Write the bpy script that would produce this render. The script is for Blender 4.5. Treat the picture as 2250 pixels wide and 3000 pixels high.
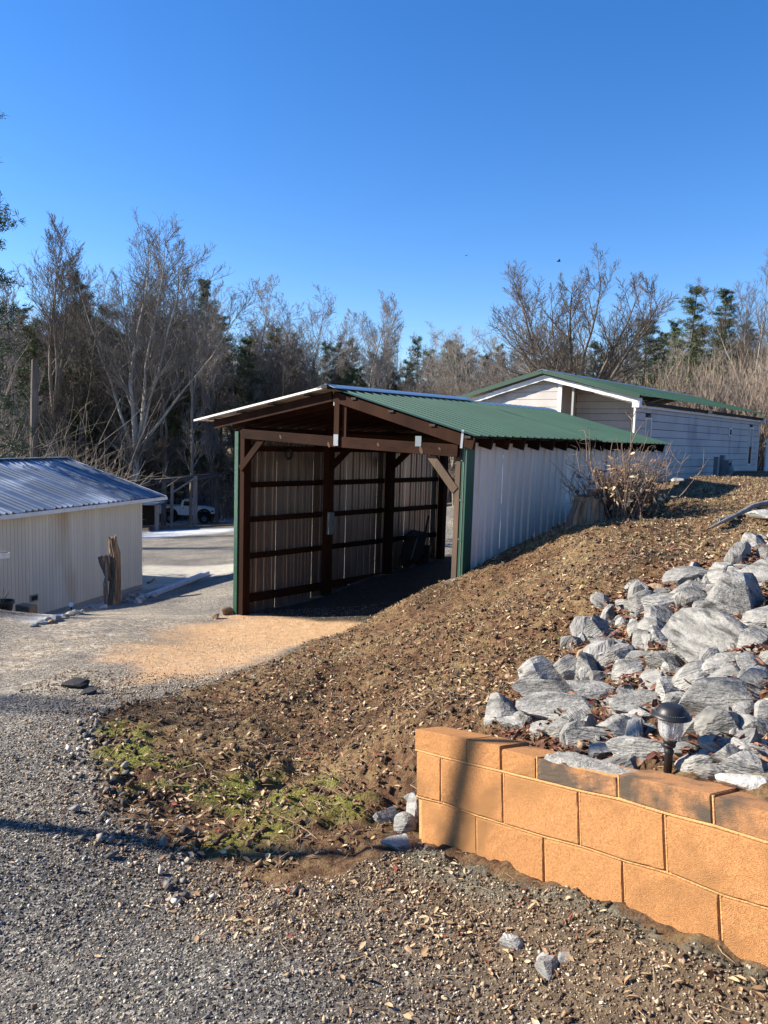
import bpy, math, random
import numpy as np
from mathutils import Vector, Matrix

for o in list(bpy.data.objects): bpy.data.objects.remove(o)
C = bpy.context.scene
COL = C.collection
rad = math.radians

# ---------------------------------------------------------------- camera
FPX = 2200.0; PITCH = rad(5.765); ROLL = rad(1.752)
cf = np.array([0, math.cos(PITCH), -math.sin(PITCH)])
_u = np.array([0, math.sin(PITCH), math.cos(PITCH)])
_x = np.array([1.0, 0, 0])
cxv = math.cos(ROLL)*_x + math.sin(ROLL)*_u
cuv = -math.sin(ROLL)*_x + math.cos(ROLL)*_u
cam = bpy.data.cameras.new('camera'); camo = bpy.data.objects.new('camera', cam); COL.objects.link(camo)
cam.sensor_fit = 'VERTICAL'; cam.sensor_height = 36.0; cam.lens = 36.0*FPX/3000.0
cam.clip_start = 0.05; cam.clip_end = 3000
camo.matrix_world = Matrix(((cxv[0], cuv[0], -cf[0], 0), (cxv[1], cuv[1], -cf[1], 0), (cxv[2], cuv[2], -cf[2], 0), (0, 0, 0, 1)))
C.camera = camo

# ---------------------------------------------------------------- light
SUN_AZ = 277.0; SUN_EL = 30.0
world = bpy.data.worlds.new('World'); C.world = world; world.use_nodes = True
wn = world.node_tree.nodes; wl = world.node_tree.links
bg = wn['Background']
sky = wn.new('ShaderNodeTexSky'); sky.sky_type = 'NISHITA'; sky.sun_disc = False
sky.sun_elevation = rad(SUN_EL); sky.sun_rotation = rad(SUN_AZ)
sky.air_density = 1.0; sky.dust_density = 0.1; sky.ozone_density = 3.0; sky.altitude = 300
hs = wn.new('ShaderNodeHueSaturation'); hs.inputs['Hue'].default_value = .505; hs.inputs['Saturation'].default_value = 1.30; hs.inputs['Value'].default_value = 1.0
wl.new(sky.outputs[0], hs.inputs['Color']); tint = wn.new('ShaderNodeMix'); tint.data_type = 'RGBA'; tint.blend_type = 'MULTIPLY'; tint.inputs[0].default_value = 1; tint.inputs[7].default_value = (1.0, .985, 1.08, 1)
wl.new(hs.outputs[0], tint.inputs[6]); wl.new(tint.outputs[2], bg.inputs[0])
bg.inputs[1].default_value = 0.084
sl = bpy.data.lights.new('sun', 'SUN'); sl.energy = 5.0; sl.angle = rad(0.53); sl.color = (1.0, 0.915, 0.78)
so = bpy.data.objects.new('sun', sl); COL.objects.link(so)
_s = Vector((math.sin(rad(SUN_AZ))*math.cos(rad(SUN_EL)), math.cos(rad(SUN_AZ))*math.cos(rad(SUN_EL)), math.sin(rad(SUN_EL))))
so.rotation_euler = _s.to_track_quat('Z', 'Y').to_euler()
C.view_settings.view_transform = 'Standard'; C.view_settings.look = 'None'
C.view_settings.exposure = 1.27; C.view_settings.gamma = 1.0; C.view_settings.use_curve_mapping = False
C.render.engine = 'CYCLES'
C.cycles.max_bounces = 8; C.cycles.diffuse_bounces = 3; C.cycles.glossy_bounces = 2
C.cycles.transmission_bounces = 8; C.cycles.transparent_max_bounces = 6
C.cycles.use_denoising = True

# ---------------------------------------------------------------- helpers
rng = np.random.default_rng(7); R = random.Random(11)

def ray(px, py):
    d = cf + cxv*(px-1125)/FPX - cuv*(py-1500)/FPX
    return d/np.hypot(d[0], d[1])
def at(px, py, dist): return ray(px, py)*dist
def az(a): a = rad(a); return np.array([math.sin(a), math.cos(a), 0.0])

def smooth(a, b, x):
    t = np.clip((x-a)/(b-a), 0, 1); return t*t*(3-2*t)

def _hash(ix, iy, seed):
    h = (ix.astype(np.int64)*374761393 + iy.astype(np.int64)*668265263 + seed*982451653) & 0x7fffffff
    h = ((h ^ (h >> 13))*1274126177) & 0x7fffffff
    return ((h ^ (h >> 16)) & 0xffff)/65535.0
def vnoise(x, y, seed=0):
    x = np.asarray(x, float); y = np.asarray(y, float)
    ix = np.floor(x).astype(int); iy = np.floor(y).astype(int); fx = x-ix; fy = y-iy
    fx = fx*fx*(3-2*fx); fy = fy*fy*(3-2*fy)
    a = _hash(ix, iy, seed); b = _hash(ix+1, iy, seed); c = _hash(ix, iy+1, seed); d = _hash(ix+1, iy+1, seed)
    return (a*(1-fx)+b*fx)*(1-fy) + (c*(1-fx)+d*fx)*fy - .5
def fbm(x, y, seed=0, o=4):
    s = 0; a = 1
    for i in range(o): s = s+a*vnoise(np.asarray(x)*2**i, np.asarray(y)*2**i, seed+i); a *= .5
    return s

class MB:
    def __init__(s): s.v = []; s.f = []; s.m = []; s.attr = []
    def add(s, vs, fs, mi=0):
        b = len(s.v); s.v += [tuple(map(float, p)) for p in vs]; s.f += [tuple(b+i for i in f) for f in fs]; s.m += [mi]*len(fs)
    def box(s, x0, x1, y0, y1, z0, z1, mi=0):
        s.add([(x0,y0,z0),(x1,y0,z0),(x1,y1,z0),(x0,y1,z0),(x0,y0,z1),(x1,y0,z1),(x1,y1,z1),(x0,y1,z1)],
              [(0,3,2,1),(4,5,6,7),(0,1,5,4),(1,2,6,5),(2,3,7,6),(3,0,4,7)], mi)
        return s
    def beam(s, a, b, w, h, up=(0,0,1), mi=0):
        a = np.array(a, float); b = np.array(b, float); d = b-a; d /= np.linalg.norm(d)
        up = np.array(up, float); sd = np.cross(d, up); sd /= np.linalg.norm(sd); u = np.cross(sd, d)
        vs = []
        for p in (a, b):
            for i, j in ((-1,-1),(1,-1),(1,1),(-1,1)): vs.append(p+sd*w/2*i+u*h/2*j)
        s.add(vs, [(0,1,2,3),(7,6,5,4),(0,4,5,1),(1,5,6,2),(2,6,7,3),(3,7,4,0)], mi); return s
    def prism(s, poly, axis, a, b, mi=0):
        # poly: 2D points; axis 0/1/2 extrude from a to b
        def P(p, t):
            q = [0,0,0]; k = [i for i in range(3) if i != axis]; q[k[0]] = p[0]; q[k[1]] = p[1]; q[axis] = t; return q
        n = len(poly); vs = [P(p, a) for p in poly]+[P(p, b) for p in poly]
        fs = [tuple(range(n))[::-1], tuple(range(n, 2*n))]+[(i, (i+1) % n, (i+1) % n+n, i+n) for i in range(n)]
        s.add(vs, fs, mi); return s
    def lathe(s, prof, n=20, c=(0,0,0), mi=0, cap=True):
        vs = []; fs = []
        for r_, z in prof:
            for k in range(n): t = 2*math.pi*k/n; vs.append((c[0]+r_*math.cos(t), c[1]+r_*math.sin(t), c[2]+z))
        for i in range(len(prof)-1):
            for k in range(n): k2 = (k+1) % n; fs.append((i*n+k, i*n+k2, (i+1)*n+k2, (i+1)*n+k))
        if cap: fs.append(tuple(range(n))[::-1]); fs.append(tuple(range((len(prof)-1)*n, len(prof)*n)))
        s.add(vs, fs, mi); return s
    def build(s, name, mats, parent=None, smooth_=False, bevel=0):
        me = bpy.data.meshes.new(name); me.from_pydata(s.v, [], s.f)
        mats = mats if isinstance(mats, (list, tuple)) else [mats]
        for m in mats: me.materials.append(m)
        if len(mats) > 1: me.polygons.foreach_set('material_index', s.m)
        if smooth_: me.polygons.foreach_set('use_smooth', [True]*len(me.polygons))
        me.validate(); me.update()
        import bmesh
        bm = bmesh.new(); bm.from_mesh(me); bmesh.ops.recalc_face_normals(bm, faces=bm.faces); 
        if bevel: bmesh.ops.bevel(bm, geom=bm.edges[:], offset=bevel, segments=1, affect='EDGES', clamp_overlap=True)
        bm.to_mesh(me); bm.free()
        return link(name, me, parent)

def link(name, me, parent=None):
    o = bpy.data.objects.new(name, me); COL.objects.link(o)
    if parent is not None: o.parent = parent
    return o
def np_mesh(name, verts, tris, mat, parent=None, smooth_=False, attrs=None, quads=False):
    me = bpy.data.meshes.new(name); k = 4 if quads else 3
    verts = np.asarray(verts, np.float32); tris = np.asarray(tris, np.int32)
    me.vertices.add(len(verts)); me.vertices.foreach_set('co', verts.ravel())
    me.loops.add(tris.size); me.loops.foreach_set('vertex_index', tris.ravel())
    me.polygons.add(len(tris)); me.polygons.foreach_set('loop_start', np.arange(0, tris.size, k, dtype=np.int32))
    if smooth_: me.polygons.foreach_set('use_smooth', np.ones(len(tris), bool))
    for m in (mat if isinstance(mat, (list, tuple)) else [mat]): me.materials.append(m)
    for kk, a in (attrs or {}).items():
        at_ = me.attributes.new(kk, 'FLOAT', 'POINT'); at_.data.foreach_set('value', np.asarray(a, np.float32))
    me.update(calc_edges=True); me.validate()
    return link(name, me, parent)
def tag(o, label=None, cat=None, group=None, kind=None):
    if label: o['label'] = label
    if cat: o['category'] = cat
    if group: o['group'] = group
    if kind: o['kind'] = kind
    return o
def empty(name, loc, rz=0, label=None, cat=None, group=None):
    o = bpy.data.objects.new(name, None); COL.objects.link(o); o.location = [float(v) for v in loc]; o.rotation_euler = (0, 0, rz)
    o.empty_display_size = .1
    return tag(o, label, cat, group)
def copy_tree(o, parent=None):
    c = o.copy(); COL.objects.link(c); c.parent = parent
    for ch in [k for k in bpy.data.objects if k.parent == o]: copy_tree(ch, c)
    return c

# ---------------------------------------------------------------- materials
def mat(name, base, rough=.8, var=.25, scale=3.0, bump=0.0, bscale=30.0, metal=0.0, coords='Object', stretch=(1,1,1), col2=None, dirt=None, rand=0.0, spec=.4, attr=None, bdist=.02):
    m = bpy.data.materials.new(name); m.use_nodes = True; n = m.node_tree.nodes; l = m.node_tree.links
    b = n['Principled BSDF']; b.inputs['Roughness'].default_value = rough; b.inputs['Metallic'].default_value = metal
    b.inputs['Specular IOR Level'].default_value = spec
    tc = n.new('ShaderNodeTexCoord'); mp = n.new('ShaderNodeMapping'); mp.inputs['Scale'].default_value = stretch
    l.new(tc.outputs[coords], mp.inputs[0])
    nz = n.new('ShaderNodeTexNoise'); nz.inputs['Scale'].default_value = scale; nz.inputs['Detail'].default_value = 8; nz.inputs['Roughness'].default_value = .65
    l.new(mp.outputs[0], nz.inputs['Vector'])
    mx = n.new('ShaderNodeMix'); mx.data_type = 'RGBA'
    c2 = col2 if col2 else tuple(min(1, c*(1+var)) for c in base)
    c1 = base if col2 else tuple(c*(1-var) for c in base)
    mx.inputs[6].default_value = (*c1, 1); mx.inputs[7].default_value = (*c2, 1)
    rp = n.new('ShaderNodeMapRange'); rp.inputs[1].default_value = .32; rp.inputs[2].default_value = .68
    l.new(nz.outputs[0], rp.inputs[0]); l.new(rp.outputs[0], mx.inputs[0])
    out = mx.outputs[2]
    if dirt:
        nd = n.new('ShaderNodeTexNoise'); nd.inputs['Scale'].default_value = dirt[1]; nd.inputs['Detail'].default_value = 6
        l.new(mp.outputs[0], nd.inputs['Vector'])
        r2 = n.new('ShaderNodeMapRange'); r2.inputs[1].default_value = dirt[2]; r2.inputs[2].default_value = dirt[2]+.15
        l.new(nd.outputs[0], r2.inputs[0])
        m2 = n.new('ShaderNodeMix'); m2.data_type = 'RGBA'; m2.inputs[7].default_value = (*dirt[0], 1)
        l.new(r2.outputs[0], m2.inputs[0]); l.new(out, m2.inputs[6]); out = m2.outputs[2]
    if rand or attr:
        hv = n.new('ShaderNodeHueSaturation')
        if attr:
            oi = n.new('ShaderNodeAttribute'); oi.attribute_name = attr; ro = oi.outputs['Fac']
        else:
            oi = n.new('ShaderNodeObjectInfo'); ro = oi.outputs['Random']
        r3 = n.new('ShaderNodeMapRange'); r3.inputs[3].default_value = 1-rand; r3.inputs[4].default_value = 1+rand
        l.new(ro, r3.inputs[0]); l.new(r3.outputs[0], hv.inputs['Value']); l.new(out, hv.inputs['Color']); out = hv.outputs[0]
    l.new(out, b.inputs['Base Color'])
    if bump:
        nb = n.new('ShaderNodeTexNoise'); nb.inputs['Scale'].default_value = bscale; nb.inputs['Detail'].default_value = 5
        l.new(mp.outputs[0], nb.inputs['Vector'])
        bp = n.new('ShaderNodeBump'); bp.inputs['Strength'].default_value = bump; bp.inputs['Distance'].default_value = bdist
        l.new(nb.outputs[0], bp.inputs['Height']); l.new(bp.outputs[0], b.inputs['Normal'])
    return m
def ramp_mat(name, attr, cols, rough=.85, bump=0, bscale=60, spec=.3, fine=.25, fscale=80):
    # colour picked per piece from an attribute
    m = bpy.data.materials.new(name); m.use_nodes = True; n = m.node_tree.nodes; l = m.node_tree.links
    b = n['Principled BSDF']; b.inputs['Roughness'].default_value = rough; b.inputs['Specular IOR Level'].default_value = spec
    a = n.new('ShaderNodeAttribute'); a.attribute_name = attr
    cr = n.new('ShaderNodeValToRGB'); cr.color_ramp.interpolation = 'CONSTANT'
    e = cr.color_ramp.elements
    while len(e) < len(cols): e.new(.5)
    for i, (p, c) in enumerate(cols): e[i].position = p; e[i].color = (*c, 1)
    l.new(a.outputs['Fac'], cr.inputs[0])
    tc = n.new('ShaderNodeTexCoord'); nz = n.new('ShaderNodeTexNoise'); nz.inputs['Scale'].default_value = fscale; nz.inputs['Detail'].default_value = 4
    l.new(tc.outputs['Object'], nz.inputs['Vector'])
    hv = n.new('ShaderNodeHueSaturation'); r3 = n.new('ShaderNodeMapRange'); r3.inputs[1].default_value = .3; r3.inputs[2].default_value = .7
    r3.inputs[3].default_value = 1-fine; r3.inputs[4].default_value = 1+fine
    l.new(nz.outputs[0], r3.inputs[0]); l.new(r3.outputs[0], hv.inputs['Value']); l.new(cr.outputs[0], hv.inputs['Color'])
    l.new(hv.outputs[0], b.inputs['Base Color'])
    if bump:
        bp = n.new('ShaderNodeBump'); bp.inputs['Strength'].default_value = bump; bp.inputs['Distance'].default_value = .01
        nb = n.new('ShaderNodeTexNoise'); nb.inputs['Scale'].default_value = bscale; l.new(tc.outputs['Object'], nb.inputs['Vector'])
        l.new(nb.outputs[0], bp.inputs['Height']); l.new(bp.outputs[0], b.inputs['Normal'])
    return m

# ---------------------------------------------------------------- terrain
WO = np.array([0.5622, 3.2044, -1.4779]); WA, WB, WC = 2.4986, .2017, -.1242   # the leaning block wall
wd_ = np.array([math.sin(WA)*math.cos(WB), math.cos(WA)*math.cos(WB), math.sin(WB)])
wn_ = np.cross(wd_, [0,0,1]); wn_ /= np.linalg.norm(wn_)                      # towards the road
wu_ = math.cos(WC)*np.cross(wn_, wd_) + math.sin(WC)*wn_
CD = az(43.2); CW = az(133.2); CL = at(687, 1798, 12.5)                       # carport axes and its front left corner
def cp(x, y, z): return CL + CW*x + CD*y + np.array([0, 0, z])
HD = az(40.8); HN = az(130.8); HC = at(1860, 1192, 21.0)                       # mobile home corner at eave
SD = az(17.3); SN = az(107.3); SC = at(413, 1714, 21.0)                        # cream shed corner at base
def road(x, y): return -1.62 - .115*y
ctl = []
def c_pix(px, py, d): ctl.append(at(px, py, d))
def c_xyz(x, y, z): ctl.append(np.array([x, y, z], float))
def c_road(x, y, dz=0): c_xyz(x, y, road(x, y)+dz)
for x, y in [(-1.2,1.5),(0,1.5),(-3,1.5),(-6,1),(-1,3),(-3,3.5),(0,2.6),(-.4,3.9),(-2,5),(-4,5),(-7,4),(-3,7),(-2.2,6),(-1.7,7),(-3.2,9),(-1.4,9),(-3.9,11),(1,0),(-2,-2),(3,-4),(-6,-3),(-.9,5.3)]: c_road(x, y)
c_xyz(-6.6, 9.5, -2.85); c_xyz(-8, 12, -3.55); c_xyz(-5.6, 12.4, -3.18)
c_pix(0, 1850, 15.2); c_pix(215, 1795, 16.3); c_pix(329, 1776, 17.4); c_pix(440, 1750, 18.6); c_pix(560, 1722, 20)
c_pix(600, 1790, 14.2); c_pix(500, 1770, 15.5); c_pix(640, 1745, 15.6); c_pix(680, 1700, 18.5)
for s in (-8, -5, -2.5, 0): q = SC+SD*s; c_xyz(q[0], q[1], -4.28); q = SC+SD*s-SN*6; c_xyz(q[0], q[1], -4.5); q = SC+SD*s+SN*.9; c_xyz(q[0], q[1], -4.3 if s > -5 else -4.15)
c_pix(450, 1690, 22.5); c_pix(650, 1650, 25); c_pix(420, 1650, 25.5); c_pix(560, 1600, 33); c_pix(560, 1565, 42); c_pix(560, 1545, 50); c_pix(560, 1532, 64); c_pix(700, 1532, 62)
c_xyz(-30, 22, -4.8); c_xyz(-40, 50, -7.5); c_xyz(-20, 66, -8.0); c_xyz(-30, 85, -7.5); c_xyz(-20, 110, -4.5); c_xyz(10, 70, -6.0); c_xyz(0, 110, -3.0)
# carport floor
for x, y, z in [(.1,0,0),(1,0,.02),(2,0,.05),(2.7,0,.12),(.2,3,.26),(1.5,3,.28),(.2,6,.5),(1.5,6,.52),(2,-.9,.05),(.8,-1.2,-.02)]:
    ctl.append(cp(x, y, z))
c_xyz(5, 19, -2.5); c_xyz(7, 26, -2.5); c_xyz(3, 30, -3.2); c_xyz(12, 38, -2.6); c_xyz(10, 55, -3.5); c_xyz(22, 60, -1.5)
# bank beside the carport
for y, z in [(-.1, 1.36), (2.1, 1.70), (4, 2.0), (5.6, 2.2)]: ctl.append(cp(4.85, y, z)); ctl.append(cp(5.5, y, z+.08))
ctl.append(cp(4.0, -.25, .95)); ctl.append(cp(3.2, -.45, .42))
for p in [(1400,1800,7.0),(1400,2000,5.2),(1200,1900,6.6),(1000,1900,8.0),(1000,2100,5.7),(1200,2100,4.8),(1300,2090,4.5),(1170,2200,4.1),(1700,1700,6.7),(1900,1600,8.3),
          (2150,1790,5.3),(2150,1640,6.7),(1800,1900,5.0),(1600,1900,5.6),(1500,2100,4.3),(1600,2150,3.95),(1900,2100,3.75),(2200,2100,3.3),(2200,1900,4.2),(1850,2240,3.2),(2200,2300,2.85),
          (1705,1528,10.1),(1650,1548,10.2),(1760,1490,10.8),(1850,1462,11.3),(2200,1480,10.6),(2000,1480,10.6),(1800,1520,9.8),(1700,1600,8.3),(2230,1410,17),(2100,1400,16),(1960,1432,13.8),(1850,1400,15.),(860,2000,6.6),(700,2200,5.05),(500,2200,5.2),(900,2300,4.55),(1100,1820,8.9),(1000,2450,3.75)]: c_pix(*p)
for s in (0, 3, 7, 11.8): q = HC+HD*s+HN*.1; c_xyz(q[0], q[1], -1.25+.035*s if s < 4 else -.93); q = HC+HD*s+HN*4; c_xyz(q[0], q[1], -.85)
for s in (0, 6, 12): q = HC+HD*s-HN*5.5; c_xyz(q[0], q[1], -2.1+.05*s)
q = HC+HD*25; c_xyz(q[0], q[1], -.7); q = HC+HD*25+HN*8; c_xyz(q[0], q[1], -.4); q = HC+HD*50; c_xyz(q[0], q[1], 0)
c_xyz(3.5, 2, -.85); c_xyz(3, 0, -.9); c_xyz(7, 4, -.65); c_xyz(12, 8, -.6); c_xyz(6, -6, -.7); c_xyz(20, 14, -.6); c_xyz(40, 30, 0); c_xyz(60, 60, 1)
ctl = np.array(ctl)
ctl[:, 2] = ctl[:, 2]
def _phi(r2): return np.where(r2 > 1e-12, r2*np.log(r2+1e-12), 0)
_N = len(ctl); _sc = 10.0
_P = ctl[:, :2]/_sc
_K = _phi(((_P[:, None]-_P[None])**2).sum(-1)) + np.eye(_N)*2e-4
_A = np.zeros((_N+3, _N+3)); _A[:_N, :_N] = _K; _A[:_N, _N] = 1; _A[:_N, _N+1:] = _P; _A[_N, :_N] = 1; _A[_N+1:, :_N] = _P.T
_W = np.linalg.solve(_A, np.r_[ctl[:, 2], 0, 0, 0])
def tps(x, y):
    x = np.atleast_1d(np.asarray(x, float)); y = np.atleast_1d(np.asarray(y, float)); out = np.empty(x.shape)
    X = x.ravel()/_sc; Y = y.ravel()/_sc; o = np.empty(X.size)
    for i in range(0, X.size, 20000):
        xx = X[i:i+20000]; yy = Y[i:i+20000]
        r2 = (xx[:, None]-_P[None, :, 0])**2+(yy[:, None]-_P[None, :, 1])**2
        o[i:i+20000] = _phi(r2)@_W[:_N]+_W[_N]+_W[_N+1]*xx+_W[_N+2]*yy
    return o.reshape(x.shape)
w2 = wd_[:2]/np.linalg.norm(wd_[:2]); n2 = wn_[:2]
S_END = -.62*np.linalg.norm(wd_[:2])
def wallcoord(x, y):
    dx = x-WO[0]; dy = y-WO[1]; return dx*w2[0]+dy*w2[1], dx*n2[0]+dy*n2[1]   # along, in front
def base_h(x, y):
    z = tps(x, y)
    s, d = wallcoord(x, y)
    zb = np.interp(s, [-1.2, -.62, -.1, .62, 1.0, 1.2, 3], [-2.12, -2.02, -1.90, -1.72, -1.65, -1.62, -1.3])
    f = smooth(0, .9, d)
    front = zb*(1-f) + np.minimum(road(x, y)+.02, zb)*f
    infr = (d > -.06).astype(float)
    t = smooth(S_END-.9, S_END+.0, s)
    zf = z*(1-t)+front*t
    z = np.where(infr > 0, zf, z)
    # carport floor is cut into the bank
    lx = (x-CL[0])*CW[0]+(y-CL[1])*CW[1]; ly = (x-CL[0])*CD[0]+(y-CL[1])*CD[1]
    fl = CL[2]+.085*np.clip(ly, 0, 6.5)+.01*lx
    k = smooth(.15, .9, ly)*smooth(4.72, 4.58, lx)*smooth(9.5, 7, ly)*smooth(-.3, .0, lx)
    z = z*(1-k)+np.minimum(z, fl)*k
    # soil falls off at the free end of the wall
    te = smooth(S_END+.30, S_END-.02, s)*(d <= -.06)*smooth(-.62, -.10, d)*smooth(S_END-1.2, S_END-.2, s)
    z = z*(1-te)+np.minimum(z, zb+.03)*te
    # far hills
    r_ = np.hypot(x, y)
    fh = smooth(70, 260, r_)*(14+10*vnoise(x/60., y/60., 5))
    lim = smooth(60, 110, r_)
    return z*(1-lim)+np.clip(z, -9, 2)*lim + fh
# the masks that tell the ground covers apart
def seg_dist(x, y, pts):
    dmin = np.full(np.shape(x), 1e9)
    for (ax, ay), (bx, by) in zip(pts[:-1], pts[1:]):
        vx, vy = bx-ax, by-ay; t = np.clip(((x-ax)*vx+(y-ay)*vy)/(vx*vx+vy*vy), 0, 1)
        dmin = np.minimum(dmin, np.hypot(x-ax-t*vx, y-ay-t*vy))
    return dmin
def in_poly(x, y, poly):
    ins = np.zeros(np.shape(x), bool); n = len(poly)
    for i in range(n):
        x1, y1 = poly[i]; x2, y2 = poly[(i+1) % n]
        c = ((y1 > y) != (y2 > y)) & (x < (x2-x1)*(y-y1)/(y2-y1+1e-12)+x1); ins ^= c
    return ins
def soft_poly(x, y, poly, w):
    d = seg_dist(x, y, list(poly)+[poly[0]]); s = np.where(in_poly(x, y, poly), d, -d)
    s = s + .6*w*fbm(x*2.2, y*2.2, 3, 4)*2
    return smooth(-w, w, s)
_hg = {}
def cast(px, py, lo=1.2, hi=140, fn=None):
    d = ray(px, py); t = np.concatenate([np.arange(lo, 30, .04), np.arange(30, hi, .3)])
    z = (fn or base_h)(d[0]*t, d[1]*t); below = np.where(d[2]*t < z)[0]
    return d*(t[below[0]] if len(below) else hi)
def px_poly(pts): return [tuple(cast(*p)[:2]) for p in pts]
HILL = px_poly([(1095,1790),(900,1885),(770,1945),(600,2010),(300,2090),(250,2160),(290,2300),(420,2440),(640,2560),(1000,2590),(1220,2495)])
HILL = HILL + [tuple((WO+wd_*1.15)[:2]+n2*.12), tuple((WO+wd_*4)[:2]+n2*.2), (60, -30), (90, 60), (40, 60)] + [tuple((HC+HD*14-HN*6)[:2]), tuple((HC-HD*1.5-HN*1)[:2]), tuple(cp(4.62, 6.2, 0)[:2]), tuple(cp(4.62, -.1, 0)[:2])]
PAD = px_poly([(1085,1792),(700,1800),(560,1835),(420,1890),(330,1935),(420,1990),(600,1985),(800,1930),(950,1870)]) + [tuple(cp(4.4, .3, 0)[:2])]
MOSS = [px_poly(p) for p in ([(250,2150),(330,2120),(430,2160),(520,2230),(600,2290),(560,2330),(430,2330),(330,2290),(280,2230)],
        [(560,2330),(700,2290),(900,2270),(1100,2330),(1180,2400),(1000,2400),(820,2380),(640,2390)],
        [(560,2440),(760,2420),(830,2450),(760,2480),(600,2500)])]
TAN = px_poly([(0,1860),(330,1790),(560,1800),(560,1860),(330,1930),(420,2000),(300,2080),(0,2010)])
FOOT = [tuple((WO+wd_*s)[:2]+n2*d) for s, d in [(-.68,-.02),(-.72,.24),(-.4,.34),(.1,.30),(.5,.20),(1.0,.14),(1.6,.14),(3,.14),(3,0)]]
ASPH = px_poly([(700,1546),(700,1810),(430,1868),(160,1868),(0,1868),(0,1850),(215,1800),(480,1752),(400,1742),(390,1546)])
CONC = px_poly([(400,1725),(400,1655),(700,1650),(700,1672),(620,1690),(500,1722)])
SNOW = [px_poly(p) for p in ([(400,1575),(420,1556),(560,1552),(690,1548),(690,1558),(600,1563),(520,1570),(430,1580)], [(420,1541),(430,1534),(560,1522),(640,1514),(690,1512),(690,1532),(640,1530),(560,1535)],
        [(110,1822),(200,1790),(330,1752),(420,1730),(405,1742),(330,1765),(260,1790)])]
RIP = px_poly([(1440,2125),(1500,2080),(1560,2000),(1650,1940),(1700,1860),(1720,1800),(1830,1740),(1960,1670),(2090,1650),(2180,1620),(2320,1500),(2500,1600)])+[(3.2,.8),(2.0,1.2)]+[tuple((WO+wd_*s-wn_*.26)[:2]) for s in (1.6,.8,.1,-.1)]
def masks(x, y):
    m = {}
    m['m_hill'] = soft_poly(x, y, HILL, .12)
    m['m_pad'] = soft_poly(x, y, PAD, .35)*(1-m['m_hill'])
    m['m_tan'] = soft_poly(x, y, TAN, .5)
    m['m_asph'] = soft_poly(x, y, ASPH, .15)
    m['m_conc'] = soft_poly(x, y, CONC, .1)
    m['m_foot'] = soft_poly(x, y, FOOT, .05)*(m['m_hill'] < .7)
    mo = 0
    for p in MOSS: mo = np.maximum(mo, soft_poly(x, y, p, .16))
    mo = mo*smooth(-.22, .12, fbm(x*6, y*6, 31, 4))
    m['m_moss'] = mo
    sn = 0
    for p in SNOW: sn = np.maximum(sn, soft_poly(x, y, p, .3 if p is SNOW[2] else .8))
    m['m_snow'] = sn
    s_, d_ = wallcoord(x, y); m['m_dirt'] = smooth(1.35, .5, d_+.35*fbm(x*2.5, y*2.5, 71, 3))*smooth(-1.5, -.5, s_+.3*fbm(x*2, y*2, 72, 3))*(d_ > -.1)
    m['m_floor_shade'] = soft_poly(x, y, [tuple(cp(*c)[:2]) for c in ((.1,.2,0),(1.3,.5,0),(2.6,1.15,0),(4.6,1.5,0),(4.6,5.6,0),(.1,5.6,0))], .12)  # dark dirt floor with shade painted in; front edge follows the cast shadow
    m['m_far'] = smooth(20, 34, np.hypot(x, y))*(1-m['m_asph'])
    return m
def detail(x, y, mk):
    r_ = np.hypot(x, y); near = smooth(16, 9, r_)
    n1 = fbm(x*2.3, y*2.3, 1, 3); n2_ = fbm(x*8, y*8, 2, 3); n3 = vnoise(x*21, y*21, 9)
    hill = mk['m_hill']*near
    h = hill*(.05*n1+.045*n2_+.026*n3)
    h += (1-mk['m_hill'])*near*(.012*n1+.006*n3)
    h += mk['m_foot']*(.012*n2_+.012*n3+.008)
    h += mk['m_moss']*.02
    # clear dark ruts where the drive meets the bank
    return h
def ground_h(x, y):
    x = np.atleast_1d(np.asarray(x, float)); y = np.atleast_1d(np.asarray(y, float))
    return base_h(x, y)+detail(x, y, masks(x, y))
def axis_pts(lo, hi, d0, far_lo, far_hi, k, extra=None):
    a = list(np.arange(lo, hi, d0)); 
    if extra: 
        for e, dd in extra: a += list(np.arange(a[-1]+dd, e, dd))
    d = a[-1]-a[-2]
    while a[-1] < far_hi: d *= k; a.append(a[-1]+d)
    d = d0; b = [lo]
    while b[-1] > far_lo: d *= k; b.append(b[-1]-d)
    return np.array(b[:0:-1]+a)
gx = axis_pts(-3.0, 3.6, .026, -420, 420, 1.07)
gy = axis_pts(1.3, 8.0, .026, -60, 520, 1.06, extra=[(16, .06)])
GX, GY = np.meshgrid(gx, gy, indexing='ij')
mk = masks(GX, GY)
GZ = base_h(GX, GY)+detail(GX, GY, mk)
nx_, ny_ = GX.shape
_i = np.arange((nx_-1)*(ny_-1)); a_ = (_i//(ny_-1))*ny_+_i % (ny_-1)
quads = np.stack([a_, a_+ny_, a_+ny_+1, a_+1], 1)
from math import floor
def H(x, y):
    # height of the built ground sheet (bilinear)
    x = np.atleast_1d(np.asarray(x, float)); y = np.atleast_1d(np.asarray(y, float))
    i = np.clip(np.searchsorted(gx, x)-1, 0, nx_-2); j = np.clip(np.searchsorted(gy, y)-1, 0, ny_-2)
    u = (x-gx[i])/(gx[i+1]-gx[i]); v = (y-gy[j])/(gy[j+1]-gy[j])
    return (GZ[i, j]*(1-u)*(1-v)+GZ[i+1, j]*u*(1-v)+GZ[i, j+1]*(1-u)*v+GZ[i+1, j+1]*u*v)
def hit(px, py, lo=1.2, hi=300): return cast(px, py, lo, hi, H)
def gz(x, y): return float(H(x, y)[0])

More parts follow.
